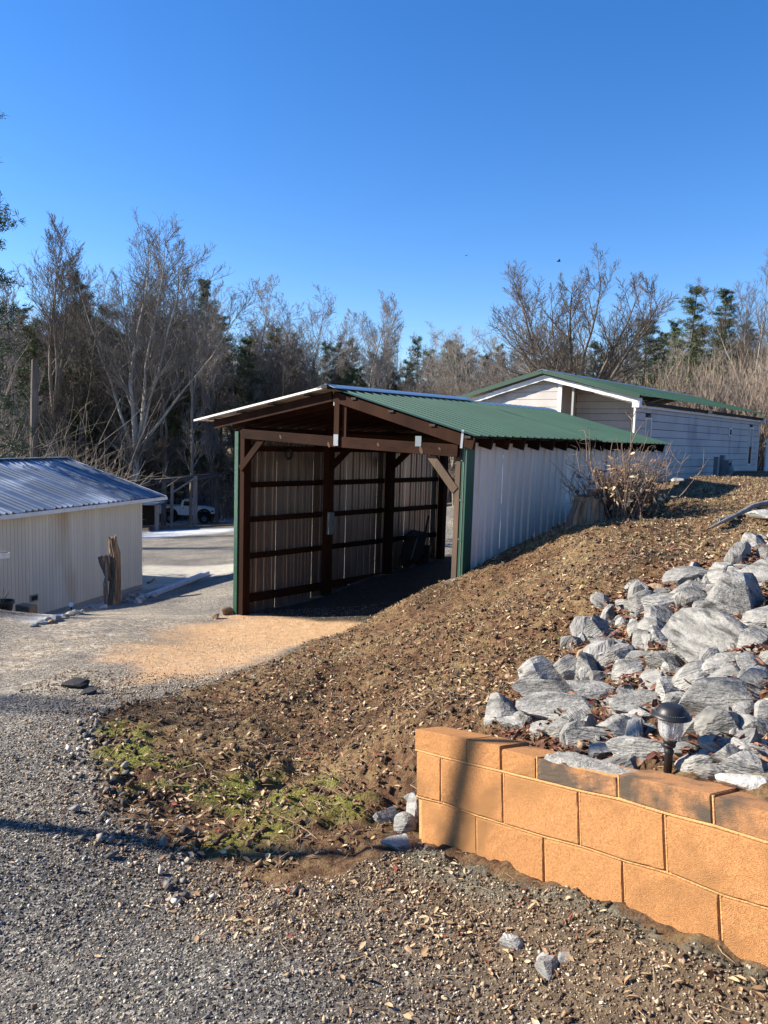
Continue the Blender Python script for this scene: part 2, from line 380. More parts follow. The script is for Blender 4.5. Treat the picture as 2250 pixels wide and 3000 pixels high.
# ground material: covers mixed by the masks
gm = bpy.data.materials.new('ground_cover'); gm.use_nodes = True
n = gm.node_tree.nodes; l = gm.node_tree.links; pb = n['Principled BSDF']; pb.inputs['Roughness'].default_value = .93; pb.inputs['Specular IOR Level'].default_value = .25
tc = n.new('ShaderNodeTexCoord')
def nz(scale, det=6, rough=.6, co=None):
    t = n.new('ShaderNodeTexNoise'); t.inputs['Scale'].default_value = scale; t.inputs['Detail'].default_value = det; t.inputs['Roughness'].default_value = rough
    l.new(tc.outputs['Object'], t.inputs['Vector']); return t
def rampn(src, stops):
    c = n.new('ShaderNodeValToRGB'); e = c.color_ramp.elements
    while len(e) < len(stops): e.new(.5)
    for i, (p, q) in enumerate(stops): e[i].position = p; e[i].color = (*q, 1)
    l.new(src, c.inputs[0]); return c.outputs[0]
def mixn(fac, a, b):
    m = n.new('ShaderNodeMix'); m.data_type = 'RGBA'; l.new(fac, m.inputs[0]); l.new(a, m.inputs[6]); l.new(b, m.inputs[7]); return m.outputs[2]
def att(nm): a = n.new('ShaderNodeAttribute'); a.attribute_name = nm; return a.outputs['Fac']
vor = n.new('ShaderNodeTexVoronoi'); vor.inputs['Scale'].default_value = 75; l.new(tc.outputs['Object'], vor.inputs['Vector'])
sep = n.new('ShaderNodeSeparateColor'); l.new(vor.outputs['Color'], sep.inputs[0])
vor2 = n.new('ShaderNodeTexVoronoi'); vor2.inputs['Scale'].default_value = 26; l.new(tc.outputs['Object'], vor2.inputs['Vector'])
sep2 = n.new('ShaderNodeSeparateColor'); l.new(vor2.outputs['Color'], sep2.inputs[0])
asph = rampn(sep.outputs[0], [(0, (.07,.066,.06)), (.40, (.125,.118,.108)), (.72, (.22,.205,.18)), (.92, (.42,.38,.32)), (1, (.5,.46,.4))])
am = rampn(nz(.8, 7, .65).outputs[0], [(.36, (.62,.62,.64)), (.5, (.95,.94,.92)), (.64, (1.3,1.24,1.12))])
amx = n.new('ShaderNodeMix'); amx.data_type = 'RGBA'; amx.blend_type = 'MULTIPLY'; amx.inputs[0].default_value = .85; l.new(asph, amx.inputs[6]); l.new(am, amx.inputs[7]); asph = amx.outputs[2]
tan_ = rampn(sep2.outputs[0], [(0, (.15,.12,.085)), (.4, (.33,.27,.20)), (.8, (.50,.43,.33)), (1, (.62,.56,.46))])
pad = rampn(nz(9, 8, .7).outputs[0], [(.3, (.46,.27,.135)), (.5, (.54,.34,.185)), (.7, (.62,.45,.28))])
hill = rampn(nz(16, 10, .75).outputs[0], [(.32, (.032,.020,.013)), (.44, (.095,.055,.031)), (.53, (.19,.12,.068)), (.62, (.19,.165,.085)), (.74, (.38,.29,.18))])
hill2 = rampn(nz(1.1, 6, .65).outputs[0], [(.35, (.34,.25,.19)), (.47, (.92,.74,.60)), (.60, (1.25,1.25,1.02))])
hm = n.new('ShaderNodeMix'); hm.data_type = 'RGBA'; hm.blend_type = 'MULTIPLY'; hm.inputs[0].default_value = .8; l.new(hill, hm.inputs[6]); l.new(hill2, hm.inputs[7]); hill = hm.outputs[2]
moss = rampn(nz(60, 4, .7).outputs[0], [(.3, (.07,.075,.02)), (.5, (.19,.19,.035)), (.7, (.36,.36,.07))])
foot = rampn(nz(22, 8, .7).outputs[0], [(.3, (.05,.045,.032)), (.47, (.13,.115,.08)), (.6, (.22,.195,.14)), (.72, (.40,.36,.28))])
conc = rampn(nz(3, 8, .7).outputs[0], [(.3, (.34,.32,.27)), (.7, (.52,.49,.42))])
far = rampn(nz(.8, 8, .7).outputs[0], [(.3, (.10,.08,.05)), (.5, (.20,.16,.10)), (.7, (.33,.28,.18))])
snow = rampn(nz(6, 4, .6).outputs[0], [(.3, (.62,.66,.70)), (.7, (.78,.80,.82))])
tanf = n.new('ShaderNodeMath'); tanf.operation = 'MULTIPLY'; l.new(att('m_tan'), tanf.inputs[0])
r_ = n.new('ShaderNodeMapRange'); r_.inputs[1].default_value = .35; r_.inputs[2].default_value = .6; l.new(nz(2.2, 6).outputs[0], r_.inputs[0]); l.new(r_.outputs[0], tanf.inputs[1])
col = mixn(tanf.outputs[0], asph, tan_)
dirt_ = rampn(nz(20, 8, .7).outputs[0], [(.3, (.06,.042,.026)), (.5, (.15,.105,.065)), (.68, (.28,.21,.135))]); col = mixn(att('m_dirt'), col, dirt_)
col = mixn(att('m_far'), col, far); col = mixn(att('m_conc'), col, conc); col = mixn(att('m_pad'), col, pad); col = mixn(att('m_hill'), col, hill)
flr_shade = rampn(nz(14, 8, .7).outputs[0], [(.3, (.020,.017,.014)), (.55, (.048,.040,.032)), (.75, (.11,.095,.075))]); col = mixn(att('m_floor_shade'), col, flr_shade)  # dark carport dirt, the shade under the roof put into its colour
col = mixn(att('m_foot'), col, foot); col = mixn(att('m_moss'), col, moss); col = mixn(att('m_snow'), col, snow)
l.new(col, pb.inputs['Base Color'])
bp1 = n.new('ShaderNodeBump'); bp1.inputs['Strength'].default_value = .8; bp1.inputs['Distance'].default_value = .012; l.new(vor.outputs['Distance'], bp1.inputs['Height']); bp1.invert = True
bp2 = n.new('ShaderNodeBump'); bp2.inputs['Strength'].default_value = .9; bp2.inputs['Distance'].default_value = .03; l.new(nz(24, 8, .75).outputs[0], bp2.inputs['Height']); l.new(bp1.outputs[0], bp2.inputs['Normal'])
l.new(bp2.outputs[0], pb.inputs['Normal'])
V_ = np.stack([GX.ravel(), GY.ravel(), GZ.ravel()], 1)
qc = V_[quads].mean(1)[:, :2]
def centre(a): return a.ravel()[quads].mean(1)
region = np.zeros(len(quads), int)                 # 0 rest
region[centre(mk['m_hill']) > .5] = 1
region[(centre(mk['m_pad']) > .5) & (region == 0)] = 2
region[(centre(mk['m_conc']) > .5) & (region == 0)] = 3
_nearroad = (np.hypot(qc[:, 0]+1.5, qc[:, 1]-5) < 60) & (qc[:, 0] < 3) & (qc[:, 0] > -16) & (region == 0) & (qc[:, 1] < 62)
region[_nearroad] = 4
for k, nm in enumerate(['ground', 'hillside', 'gravel_pad', 'concrete_slab', 'gravel_road']):
    q = quads[region == k]; u, inv = np.unique(q, return_inverse=True)
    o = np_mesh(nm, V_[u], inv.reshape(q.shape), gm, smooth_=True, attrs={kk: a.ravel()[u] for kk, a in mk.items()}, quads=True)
    tag(o, kind='structure')

# ---------------------------------------------------------------- shared materials
M = {}
M['timber'] = mat('stained_timber', (.023,.0092,.005), .8, .45, 2.5, .25, 40, stretch=(1,1,.15), rand=.25, spec=.08)
M['timber_x'] = mat('stained_timber_long', (.023,.0092,.005), .8, .45, 2.5, .25, 40, stretch=(.6,.15,1), rand=.3, spec=.08)
M['timber_pale'] = mat('weathered_timber', (.085,.054,.034), .85, .4, 3, .3, 40, stretch=(1,1,.2), rand=.15)
M['green_trim'] = mat('green_enamel', (.017,.064,.040), .45, .12, 2, .03, 20)
M['green_roof'] = mat('green_roof_paint', (.029,.072,.046), .5, .16, .8, .04, 12, rand=.06)
M['green_dark'] = mat('dark_green_roof_paint', (.012,.050,.030), .5, .2, .7, .05, 9, dirt=((.10,.12,.08), 14, .66), rand=.08)
M['cream_metal'] = mat('cream_metal', (.42,.38,.33), .5, .1, 1.5, .03, 12)
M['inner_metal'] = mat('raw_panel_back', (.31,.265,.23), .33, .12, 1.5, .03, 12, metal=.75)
M['wall_metal'] = mat('pale_ribbed_metal', (.64,.56,.485), .5, .10, 1.0, .03, 8, stretch=(1,1,.2), rand=.05)
M['galv'] = mat('galvanised_steel', (.30,.31,.33), .38, .15, 6, .03, 20, metal=.7)
M['ridge'] = mat('ridge_flashing', (.22,.29,.38), .3, .12, 3, .03, 20, metal=.55)
M['siding'] = mat('grey_blue_siding', (.44,.41,.385), .75, .10, 1.6, .12, 60, stretch=(1,1,.5), dirt=((.31,.29,.30), 1.2, .55), rand=.05)
M['white_trim'] = mat('white_trim', (.66,.66,.64), .6, .10, 3, .06, 30, dirt=((.42,.40,.36), 5, .6))
M['black'] = mat('black_plastic', (.014,.014,.015), .45, .2, 5, .05, 30)
M['dark_glass'] = mat('dark_glass', (.015,.017,.02), .08, .1, 1, spec=.8)
M['curtain'] = mat('pale_blind', (.32,.32,.30), .8, .1, 5)
M['soffit'] = mat('old_dark_board', (.025,.021,.019), .9, .4, 6, .2, 30)
M['grey_box'] = mat('grey_steel_box', (.12,.15,.16), .5, .15, 5, .05, 20)
M['cream_wood'] = mat('cream_painted_siding', (.66,.59,.46), .8, .07, 1.5, .08, 50, stretch=(1,1,.25), dirt=((.48,.37,.23), .9, .58), rand=.05)
M['shed_roof'] = mat('blue_grey_tin', (.11,.14,.19), .35, .3, .5, .03, 10, metal=.25, dirt=((.42,.47,.54), .55, .50), rand=.08)
M['block'] = mat('ochre_painted_block', (.43,.205,.080), .95, .30, 110, .9, 330, dirt=((.30,.15,.06), 3.4, .50), rand=.07, spec=.15, bdist=.007)
M['cap'] = mat('stained_ochre_cap', (.39,.185,.074), .95, .30, 110, .9, 330, dirt=((.09,.065,.045), 5.5, .43), rand=.06, bdist=.006)
M['mortar'] = mat('painted_mortar', (.50,.26,.10), .95, .2, 14, .5, 120)
M['mortar_grey'] = mat('bare_rough_mortar', (.36,.34,.30), .95, .45, 40, 1.0, 160)
M['rock'] = mat('grey_gneiss', (.115,.112,.104), .85, .5, 5, .8, 38, stretch=(1,1,3.4), col2=(.40,.385,.35), dirt=((.065,.064,.060), 8, .52), rand=.30)
M['rock_tan'] = mat('tan_stone', (.30,.20,.12), .9, .3, 6, .6, 40, rand=.2)
M['rock_pale'] = mat('pale_stone', (.36,.35,.32), .85, .3, 6, .5, 40, rand=.15)
M['bark'] = mat('grey_bark', (.20,.17,.14), .95, .45, 3, .5, 30, stretch=(1,1,.25), rand=.25)
M['bark_dark'] = mat('dark_bark', (.115,.095,.08), .95, .45, 3, .5, 30, stretch=(1,1,.25), rand=.25)
M['bark_pale'] = mat('pale_bark', (.30,.27,.23), .95, .35, 3, .5, 30, stretch=(1,1,.25), rand=.15)
M['twig'] = mat('grey_twigs', (.23,.203,.178), .95, .3, 1, rand=.25)
M['twig_dark'] = mat('dark_twigs', (.13,.107,.09), .95, .3, 1, rand=.2)
M['twig_tan'] = mat('tan_stems', (.36,.28,.21), .95, .3, 3, rand=.2)
M['needle'] = ramp_mat('pine_needles', 'rnd', [(0, (.032,.055,.022)), (.3, (.060,.088,.034)), (.65, (.095,.120,.048)), (.88, (.14,.145,.065))], .7, fine=.2, fscale=3)
M['dead_leaf'] = ramp_mat('fallen_leaves', 'rnd', [(0, (.10,.055,.03)), (.16, (.19,.105,.055)), (.36, (.30,.185,.10)), (.56, (.42,.29,.165)), (.78, (.52,.40,.25)), (.95, (.20,.045,.03))], .8, fine=.25, fscale=60)
M['pebble'] = ramp_mat('road_gravel', 'rnd', [(0, (.055,.052,.048)), (.26, (.10,.095,.088)), (.50, (.175,.162,.145)), (.70, (.28,.255,.22)), (.84, (.42,.36,.27)), (.95, (.55,.51,.44))], .9, bump=.3, fine=.3, fscale=90)
M['pebble_tan'] = ramp_mat('tan_gravel', 'rnd', [(0, (.09,.065,.042)), (.25, (.17,.12,.075)), (.48, (.28,.20,.125)), (.70, (.40,.30,.19)), (.88, (.54,.46,.35)), (.97, (.20,.09,.05))], .9, bump=.3, fine=.3, fscale=90)
M['clod'] = ramp_mat('soil_clods', 'rnd', [(0, (.045,.029,.018)), (.3, (.10,.062,.036)), (.6, (.18,.115,.065)), (.85, (.27,.18,.105))], .95, bump=.4, fine=.35, fscale=70)
M['old_wood'] = mat('rotten_wood', (.085,.05,.03), .95, .6, 5, .9, 26, stretch=(1,1,.18), col2=(.34,.24,.15), dirt=((.035,.02,.012), 7, .55))
M['grey_wood'] = mat('grey_weathered_wood', (.24,.215,.19), .95, .4, 5, .5, 26, stretch=(1,1,.18), rand=.15)
M['dark_roof'] = mat('dark_tin_roof', (.055,.05,.045), .8, .3, 3, .1, 20)
M['truck_white'] = mat('white_vehicle_paint', (.78,.77,.74), .3, .04, 2, spec=.5)
M['tyre'] = mat('tyre_rubber', (.016,.016,.016), .9, .2, 20)
M['blue'] = mat('blue_tarp', (.012,.025,.16), .55, .25, 2, .1, 8)
M['red'] = mat('red_lens', (.35,.02,.02), .3, .1, 5)
M['cloth'] = mat('grey_cloth', (.26,.26,.24), .95, .3, 12, .3, 40)
M['screw'] = mat('screw_head', (.35,.36,.36), .5, .2, 9)
M['knot'] = mat('timber_knot', (.075,.04,.022), .9, .5, 40)
M['grass'] = ramp_mat('weeds', 'rnd', [(0, (.05,.09,.02)), (.4, (.10,.15,.03)), (.7, (.20,.25,.06)), (.9, (.32,.28,.13))], .8, fine=.2, fscale=9)
gl = bpy.data.materials.new('lantern_glass'); gl.use_nodes = True; _b = gl.node_tree.nodes['Principled BSDF']
_b.inputs['Transmission Weight'].default_value = .78; _b.inputs['Roughness'].default_value = .12; _b.inputs['IOR'].default_value = 1.12; _b.inputs['Base Color'].default_value = (.93, .94, .93, 1)
M['glass'] = gl

def ribbed(mb, x0, x1, z0f, z1f, pitch=.166, rib=.024, t=.0012, flat=None, both=False, mi=(0, 0), base=.056, top=.036):
    """Sheet of trapezoid ribs. Returns profile (u,h) pairs between x0..x1."""
    u = x0; prof = [(x0, 0)]
    k = math.ceil((x0-1e-6)/pitch)
    while k*pitch < x1-base/2:
        c = k*pitch
        if c-base/2 > x0:
            prof += [(c-base/2, 0), (c-top/2, rib), (c+top/2, rib), (c+base/2, 0)]
            m_ = c+pitch/2
            if m_+.012 < x1: prof += [(m_-.012, 0), (m_, .0045), (m_+.012, 0)]
        k += 1
    prof.append((x1, 0)); return prof
def sheet(prof, fn, thick, mats2=True):
    """fn(u,h,v)->point for v in (0,1); closed thin sheet with an outer and an inner face"""
    mb = MB(); n_ = len(prof); vs = []
    for off in (0, -thick):
        for v in (0, 1): vs += [fn(u, h+off, v) for u, h in prof]
    fs = []; mi = []
    for i in range(n_-1):
        fs.append((i, i+1, n_+i+1, n_+i)); mi.append(0)
        fs.append((2*n_+i, 3*n_+i, 3*n_+i+1, 2*n_+i+1)); mi.append(1)
        fs.append((i, 2*n_+i, 2*n_+i+1, i+1)); mi.append(0); fs.append((n_+i, n_+i+1, 3*n_+i+1, 3*n_+i)); mi.append(0)
    fs += [(0, n_, 3*n_, 2*n_), (n_-1, 3*n_-1, 4*n_-1, 2*n_-1)]; mi += [0, 0]
    for f, m_ in zip(fs, mi): pass
    mb.v = [tuple(map(float, p)) for p in vs]; mb.f = fs; mb.m = mi
    return mb

# ---------------------------------------------------------------- carport
cpt = empty('carport', CL, -rad(43.2), 'open pole carport of brown timber and pale ribbed metal with green tin roof', 'carport')
LEN = 5.35; WID = 4.66
ROOFL = lambda x: 3.665+(x-2.36)*(.475/3.2)          # left slope, rises to the ridge
ROOFR = lambda x: 3.665-(x-2.36)*(.61/2.5)
def part(mb, name, m, parent=cpt, label=None, **k):
    o = mb.build(name, m, parent, **k)
    if label: o['label'] = label
    return o
# posts
for y in (.08, 1.92, 3.55, 5.22):
    zb = CL[2]*0
    part(MB().box(.07, .21, y-.07, y+.07, -.35, 3.12), 'post', M['timber'], bevel=.006)
    part(MB().box(4.50 if y < 1 else 4.46, 4.585, y-.07, y+.07, -.35, 3.0), 'post', M['timber_pale'] if y < 1 else M['timber'], bevel=.006)
# corner trims (L section)
for x0, x1, xx in ((-.012, .085, 0), (4.60, 4.70, 1)):
    mb = MB()
    if not xx: mb.box(-.02, .062, -.012, -.006, -.03, 3.02); mb.box(-.026, -.02, -.012, .10, -.03, 3.02); mb.box(.062, .068, -.012, .02, -.03, 3.02)
    else: mb.box(4.676, 4.69, -.012, -.006, .6, 2.98); mb.box(4.684, 4.69, -.006, .15, .6, 2.98); mb.box(4.60, 4.676, .010, .016, .6, 2.98)
    part(mb, 'corner_trim', M['green_trim'])
for x in (.05, 4.59):
    for z in np.arange(.35, 2.9, .48):
        if x > 1 and z < 1.4: continue
        b = MB(); b.lathe([(.006, 0), (.006, .004), (.002, .006)], 8); o = part(b, 'screw', M['screw']); o.location = (x+(.025 if x > 1 else -.004), -.0125, z); o.rotation_euler = (rad(90), 0, 0)
# girts, three bays a side
for bx, mt in ((.045, M['timber_x']), (4.60, M['timber_x'])):
    for i, (y0, y1) in enumerate(((.15, 1.85), (1.99, 3.48), (3.62, 5.15))):
        for z, h in ((2.70, .089), (2.10, .089), (1.515, .089), (.905, .089), (.17, .135)):
            j = R.uniform(-.008, .008)
            part(MB().box(bx-.02, bx+.024, y0+.002, y1-.002, z+j, z+j+h), 'girt', mt)
# pale light spots at the free edge of the front post
# ribbed wall panels
def wall_panels(xw, outs):
    y = 0.0; k = 0
    while y < LEN-.05:
        y1 = min(y+.83, LEN)
        z0 = -.02 if outs < 0 else .55
        prof = ribbed(None, y+.002, y1-.002, 0, 0)
        prof = [(u, h if outs < 0 else h) for u, h in prof]
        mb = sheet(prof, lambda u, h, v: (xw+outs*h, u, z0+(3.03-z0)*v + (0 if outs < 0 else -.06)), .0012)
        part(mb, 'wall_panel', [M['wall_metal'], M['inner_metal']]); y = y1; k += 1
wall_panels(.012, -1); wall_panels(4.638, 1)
# front and rear header beams, side plates
def knot(x, z, r_, y=-.051):
    b = MB(); b.lathe([(r_, 0), (r_*.9, .004), (r_*.3, .006)], 12, mi=0); o = part(b, 'knot', M['knot']); o.location = (x, y, z); o.rotation_euler = (rad(90), rad(R.uniform(0, 90)), 0); o.scale = (1.5, .8, 1)
part(MB().beam((.21, -.03, 2.985), (2.46, -.03, 2.915), .04, .15), 'header_beam', M['timber_x'], bevel=.004)
part(MB().beam((2.46, -.03, 2.915), (4.575, -.03, 2.865), .04, .15), 'header_beam', M['timber_x'], bevel=.004)
for x, z, r_ in ((1.2, 2.955, .025), (2.28, 2.87, .03), (3.25, 2.90, .022), (4.0, 2.85, .035), (4.3, 2.88, .018)): knot(x, z, r_)
part(MB().beam((.21, 5.2, 2.985), (4.46, 5.2, 2.9), .04, .15), 'header_beam', M['timber_x'])
part(MB().box(.10, .18, .02, 5.25, 3.0, 3.09), 'wall_plate', M['timber_x']); part(MB().box(4.47, 4.55, .02, 5.25, 2.88, 2.97), 'wall_plate', M['timber_x'])
part(MB().beam((2.36, -.02, 3.52), (2.36, 5.3, 3.52), .04, .2), 'ridge_beam', M['timber_x'])
# king post with steel plates
part(MB().box(2.40, 2.50, -.075, -.052, 2.86, 3.60), 'king_post', M['timber'])
part(MB().box(2.52, 2.60, -.03, .0, 2.93, 3.56), 'king_post', M['timber'])
part(MB().box(2.405, 2.50, -.082, -.0755, 2.86, 3.02), 'bracket', M['galv'], bevel=.002)
part(MB().box(3.90, 4.0, -.058, -.0505, 2.90, 3.03), 'bracket', M['grey_box'])
part(MB().box(2.60, 2.625, -.05, -.0305, 3.42, 3.50), 'bracket', M['galv']); part(MB().box(2.375, 2.398, -.07, -.0535, 3.42, 3.50), 'bracket', M['galv'])
part(MB().beam((4.655, -.085, 2.90), (4.67, -.085, 3.12), .035, .003, up=(0,1,0)), 'strap', M['galv'])
# knee braces
part(MB().beam((.14, -.005, 2.50), (.80, -.005, 2.90), .04, .12, up=(0,1,0)) if 0 else MB().beam((.13, .0, 2.42), (.72, .0, 2.93), .04, .11), 'knee_brace', M['timber'])
part(MB().beam((.16, 1.92, 2.40), (.85, 1.92, 2.93), .04, .12), 'knee_brace', M['timber'], label='knee brace stained redder than the rest') 
part(MB().beam((.16, 3.55, 2.40), (.85, 3.55, 2.93), .04, .12), 'knee_brace', M['timber'])
part(MB().beam((4.52, .02, 2.38), (4.10, .02, 2.80), .04, .11), 'knee_brace', M['timber_pale'])
part(MB().beam((4.52, 1.92, 2.38), (3.9, 1.92, 2.87), .04, .11), 'knee_brace', M['timber'])
for y in (1.92, 3.55): part(MB().beam((.21, y, 2.98), (4.46, y, 2.9), .04, .14), 'tie_beam', M['timber_x'])
# rafters
proto = None
for i in range(16):
    y = -.06+.358*i
    for side in (0, 1):
        if side == 0: a_, b_ = (-.52, ROOFL(-.52)-.115), (2.34, ROOFL(2.34)-.115)
        else: a_, b_ = (5.02 if 0 else 4.83, ROOFR(4.83)-.105), (2.38, ROOFR(2.38)-.115)
        part(MB().beam((a_[0], y, a_[1]), (b_[0], y, b_[1]), .038, .14), 'rafter', M['timber_x'] if i else M['timber'])
# purlins on the rafters, their ends show under the overhang
for x in (-.50, .28, 1.08, 1.90):
    part(MB().box(x-.045, x+.045, -.17, 5.6, ROOFL(x)-.042, ROOFL(x)-.020), 'purlin', M['soffit'])
for x in (2.8, 3.5, 4.2, 4.75):
    part(MB().box(x-.045, x+.045, -.10, 5.6, ROOFR(x)-.062, ROOFR(x)-.034), 'purlin', M['soffit'])
# roof sheets
def roof(side):
    y = -.20 if side == 0 else -.13; k = 0
    edges = [y]
    while edges[-1] < 5.62: edges.append(min(edges[-1]+.664+(.0 if k else .0), 5.64)); k += 1
    for y0, y1 in zip(edges[:-1], edges[1:]):
        if y1-y0 < .05: continue
        prof = ribbed(None, y0+.002, y1-.002, 0, 0, rib=.018, base=.05, top=.02)
        if side == 0: xe, xr, fz = -.92, 2.36, ROOFL
        else: xe, xr, fz = 4.88, 2.36, ROOFR
        def fn(u, h, v):
            sag = -.022*smooth(2.9, 3.05, u)-.002*max(0, u-3)
            skew = 0 if side == 0 else .0
            x = xe+(xr-xe)*v
            return (x, u, fz(x)+h+sag*(1 if side else .7))
        part(sheet(prof, fn, .0015), 'roof_panel', [M['green_roof'], M['cream_metal']] if side else [M['green_roof'], M['cream_metal']])
roof(0); roof(1)
part(MB().beam((2.36, 3.02, 3.68), (4.86, 2.86, 3.072), .02, .012), 'roof_lap_flashing', M['green_dark'])
# white edge strip of the left rake and ridge flashing
part(MB().beam((-.93, -.203, 3.182), (2.34, -.203, 3.668), .008, .030), 'rake_edge', M['white_trim'])
for y0, y1, dz in ((-.22, 2.95, 0), (2.96, 5.66, -.05)):
    mb = MB(); mb.prism([(2.18, 3.66+dz), (2.26, 3.68+dz), (2.36, 3.71+dz), (2.46, 3.685+dz), (2.55, 3.655+dz), (2.55, 3.647+dz), (2.46, 3.675+dz), (2.36, 3.70+dz), (2.26, 3.672+dz), (2.18, 3.652+dz)], 1, y0, y1)
    part(mb, 'ridge_cap', M['ridge'])
part(MB().box(2.30, 2.42, -.24, -.06, 3.645, 3.70), 'ridge_block', M['soffit'])

# things inside the carport
def inside(px, py): p = cast(px, py); return p
def rock_bm(seed, sx, sy, sz, sub=2, jag=.28):
    import bmesh
    r = random.Random(seed); bm = bmesh.new(); bmesh.ops.create_icosphere(bm, subdivisions=sub, radius=1)
    planes = [(Vector((r.gauss(0,1), r.gauss(0,1), r.gauss(0,1))).normalized(), r.uniform(.42, .80)) for _ in range(9)]
    for v in bm.verts:
        for nrm, d in planes:
            t = v.co.dot(nrm)
            if t > d: v.co -= nrm*(t-d)*.97
        v.co += Vector((r.uniform(-1,1), r.uniform(-1,1), r.uniform(-1,1)))*(.016 if sub > 2 else .03)
    ex = [max(v.co[i] for v in bm.verts)-min(v.co[i] for v in bm.verts) for i in range(3)]; ce = [(max(v.co[i] for v in bm.verts)+min(v.co[i] for v in bm.verts))/2 for i in range(3)]
    for v in bm.verts: v.co = Vector(((v.co.x-ce[0])*2*sx/ex[0], (v.co.y-ce[1])*2*sy/ex[1], (v.co.z-ce[2])*2*sz/ex[2]))
    return bm
def rock(name, seed, p, dims, rot=(0,0,0), m=None, sub=2):
    bm = rock_bm(seed, *[d/2 for d in dims], sub=sub); me = bpy.data.meshes.new(name); bm.to_mesh(me); bm.free(); me.materials.append(m or M['rock'])
    me.polygons.foreach_set('use_smooth', [False]*len(me.polygons))
    o = link(name, me); o.location = [float(v) for v in p]; o.rotation_euler = rot; return o
def on(p, dz=0): return (float(p[0]), float(p[1]), gz(p[0], p[1])+dz)

# ---------------------------------------------------------------- mobile home (local x along the long wall, y outward, z from the near eave corner)
hm_ = empty('mobile_home', HC, rad(90-40.8), 'long grey sided mobile home with dark green tin roof and narrow windows', 'mobile home')
# local axes: x -> HD, y -> -HN  (so outward is -y)
HL = 11.75; HW = 5.2
courses = [.0, -.13, -.335, -.555, -.77, -.985, -1.20, -1.41, -1.62, -1.83, -2.04, -2.26, -2.5]
def board(mb, name, parent, m, **k): return mb.build(name, m, parent, **k)
wins = [(.73, 1.13, -1.62, -.27), (10.50, 10.92, -1.60, -.25)]
for i in range(len(courses)-1):
    zt, zb = courses[i]-.004, courses[i+1]+.008
    segs = [(0.06, HL-.03)]
    for wx0, wx1, wz0, wz1 in wins:
        if zt > wz0 and zb < wz1:
            ns = []
            for a, b in segs:
                if wx0 > a and wx1 < b: ns += [(a, wx0), (wx1, b)]
                else: ns.append((a, b))
            segs = ns
    for a, b in segs:
        mb = MB(); mb.prism([(-.004, zt), (-.020, zb), (.01, zb), (.01, zt)], 0, a, b); board(mb, 'siding_board', hm_, M['siding'])
b = MB(); b.box(.02, HL-.02, .012, .10, -2.6, .0); board(b, 'wall_core', hm_, M['soffit'])
board(MB().box(-.01, .058, -.03, .02, -2.6, -.0), 'corner_board', hm_, M['white_trim'])
board(MB().box(HL-.028, HL+.04, -.03, .02, -2.6, -.0), 'corner_board', hm_, M['white_trim'])
for wx0, wx1, wz0, wz1 in wins:
    f = MB(); t = .032
    f.box(wx0-.012, wx0+t, -.034, -.0, wz0-.02, wz1+.02); f.box(wx1-t, wx1+.012, -.034, -.0, wz0-.02, wz1+.02)
    f.box(wx0+t, wx1-t, -.034, -.0, wz1-t+.01, wz1+.02); f.box(wx0+t, wx1-t, -.034, -.0, wz0-.02, wz0+t-.01); 
    w = board(f, 'window', hm_, M['white_trim'])
    zm = (wz0+wz1)/2-.03
    board(MB().box(wx0+t, wx1-t, -.024, -.016, wz0+.025, zm-.012), 'pane', w, M['dark_glass'])
    board(MB().box(wx0+t, wx1-t, -.030, -.022, zm+.012, wz1-.025), 'pane', w, M['curtain'])
    board(MB().box(wx0+t, wx1-t, -.034, -.014, zm-.010, zm+.010), 'sash_bar', w, M['black'])
v = board(MB().box(8.0, 8.30, -.05, -.012, .0-.60, -.33), 'dryer_vent', hm_, M['white_trim'])
board(MB().box(8.06, 8.24, -.056, -.0505, -.56, -.37), 'vent_flap', v, M['soffit'])
# gable end (x = 0 plane, runs to +y)
RY = 2.61; RZ = .98; eL = 5.44
def gz_(y): return RZ-(y)*0 - abs(y-RY)*(.98-.30)/2.61 + 0
for i in range(-5, len(courses)-1):
    zt = (courses[i] if i >= 0 else .0+.215*(-i)); zb = (courses[i+1] if i+1 >= 0 else .215*(-i-1))
    zt -= .004; zb += .006
    # lit left part of the gable
    ys = [2.22, HW]; 
    def clip(y0, y1, z0, z1, sub=.14):
        # polygon of a board clipped by the roof slope
        pts = [(y0, z0), (y1, z0)]
        top = []
        for k in range(9):
            y = y1+(y0-y1)*k/8; top.append((y, min(z1, gz_(y)-sub)))
        if max(t[1] for t in top) <= z0: return None
        top = [(y, max(z, z0)) for y, z in top]
        return pts+top
    pl = clip(2.22, HW-.05, zb, zt)
    if pl: board(MB().prism([(p[0], p[1]) for p in pl], 0, -.015, .0), 'gable_board', hm_, M['siding'])
    pl = clip(.06, 2.22, zb, zt)
    if pl: board(MB().prism([(p[0], p[1]) for p in pl], 0, 1.10, 1.115), 'gable_board', hm_, M['siding'])
board(MB().box(0.0, 1.10, 2.24, 2.30, -2.6, .70), 'porch_return_wall', hm_, M['siding'])
board(MB().box(-.045, .0, 2.12, 2.235, -2.6, .72), 'porch_post', hm_, M['white_trim'])
board(MB().box(-.01, .05, 1.76, 1.82, -2.6, .62), 'porch_post', hm_, M['curtain'])
board(MB().box(.02, HL, HW-.06, HW, -2.6, .02), 'rear_wall', hm_, M['siding'])
board(MB().box(HL-.06, HL-.0, .05, HW-.05, -2.6, .1), 'end_wall', hm_, M['siding'])
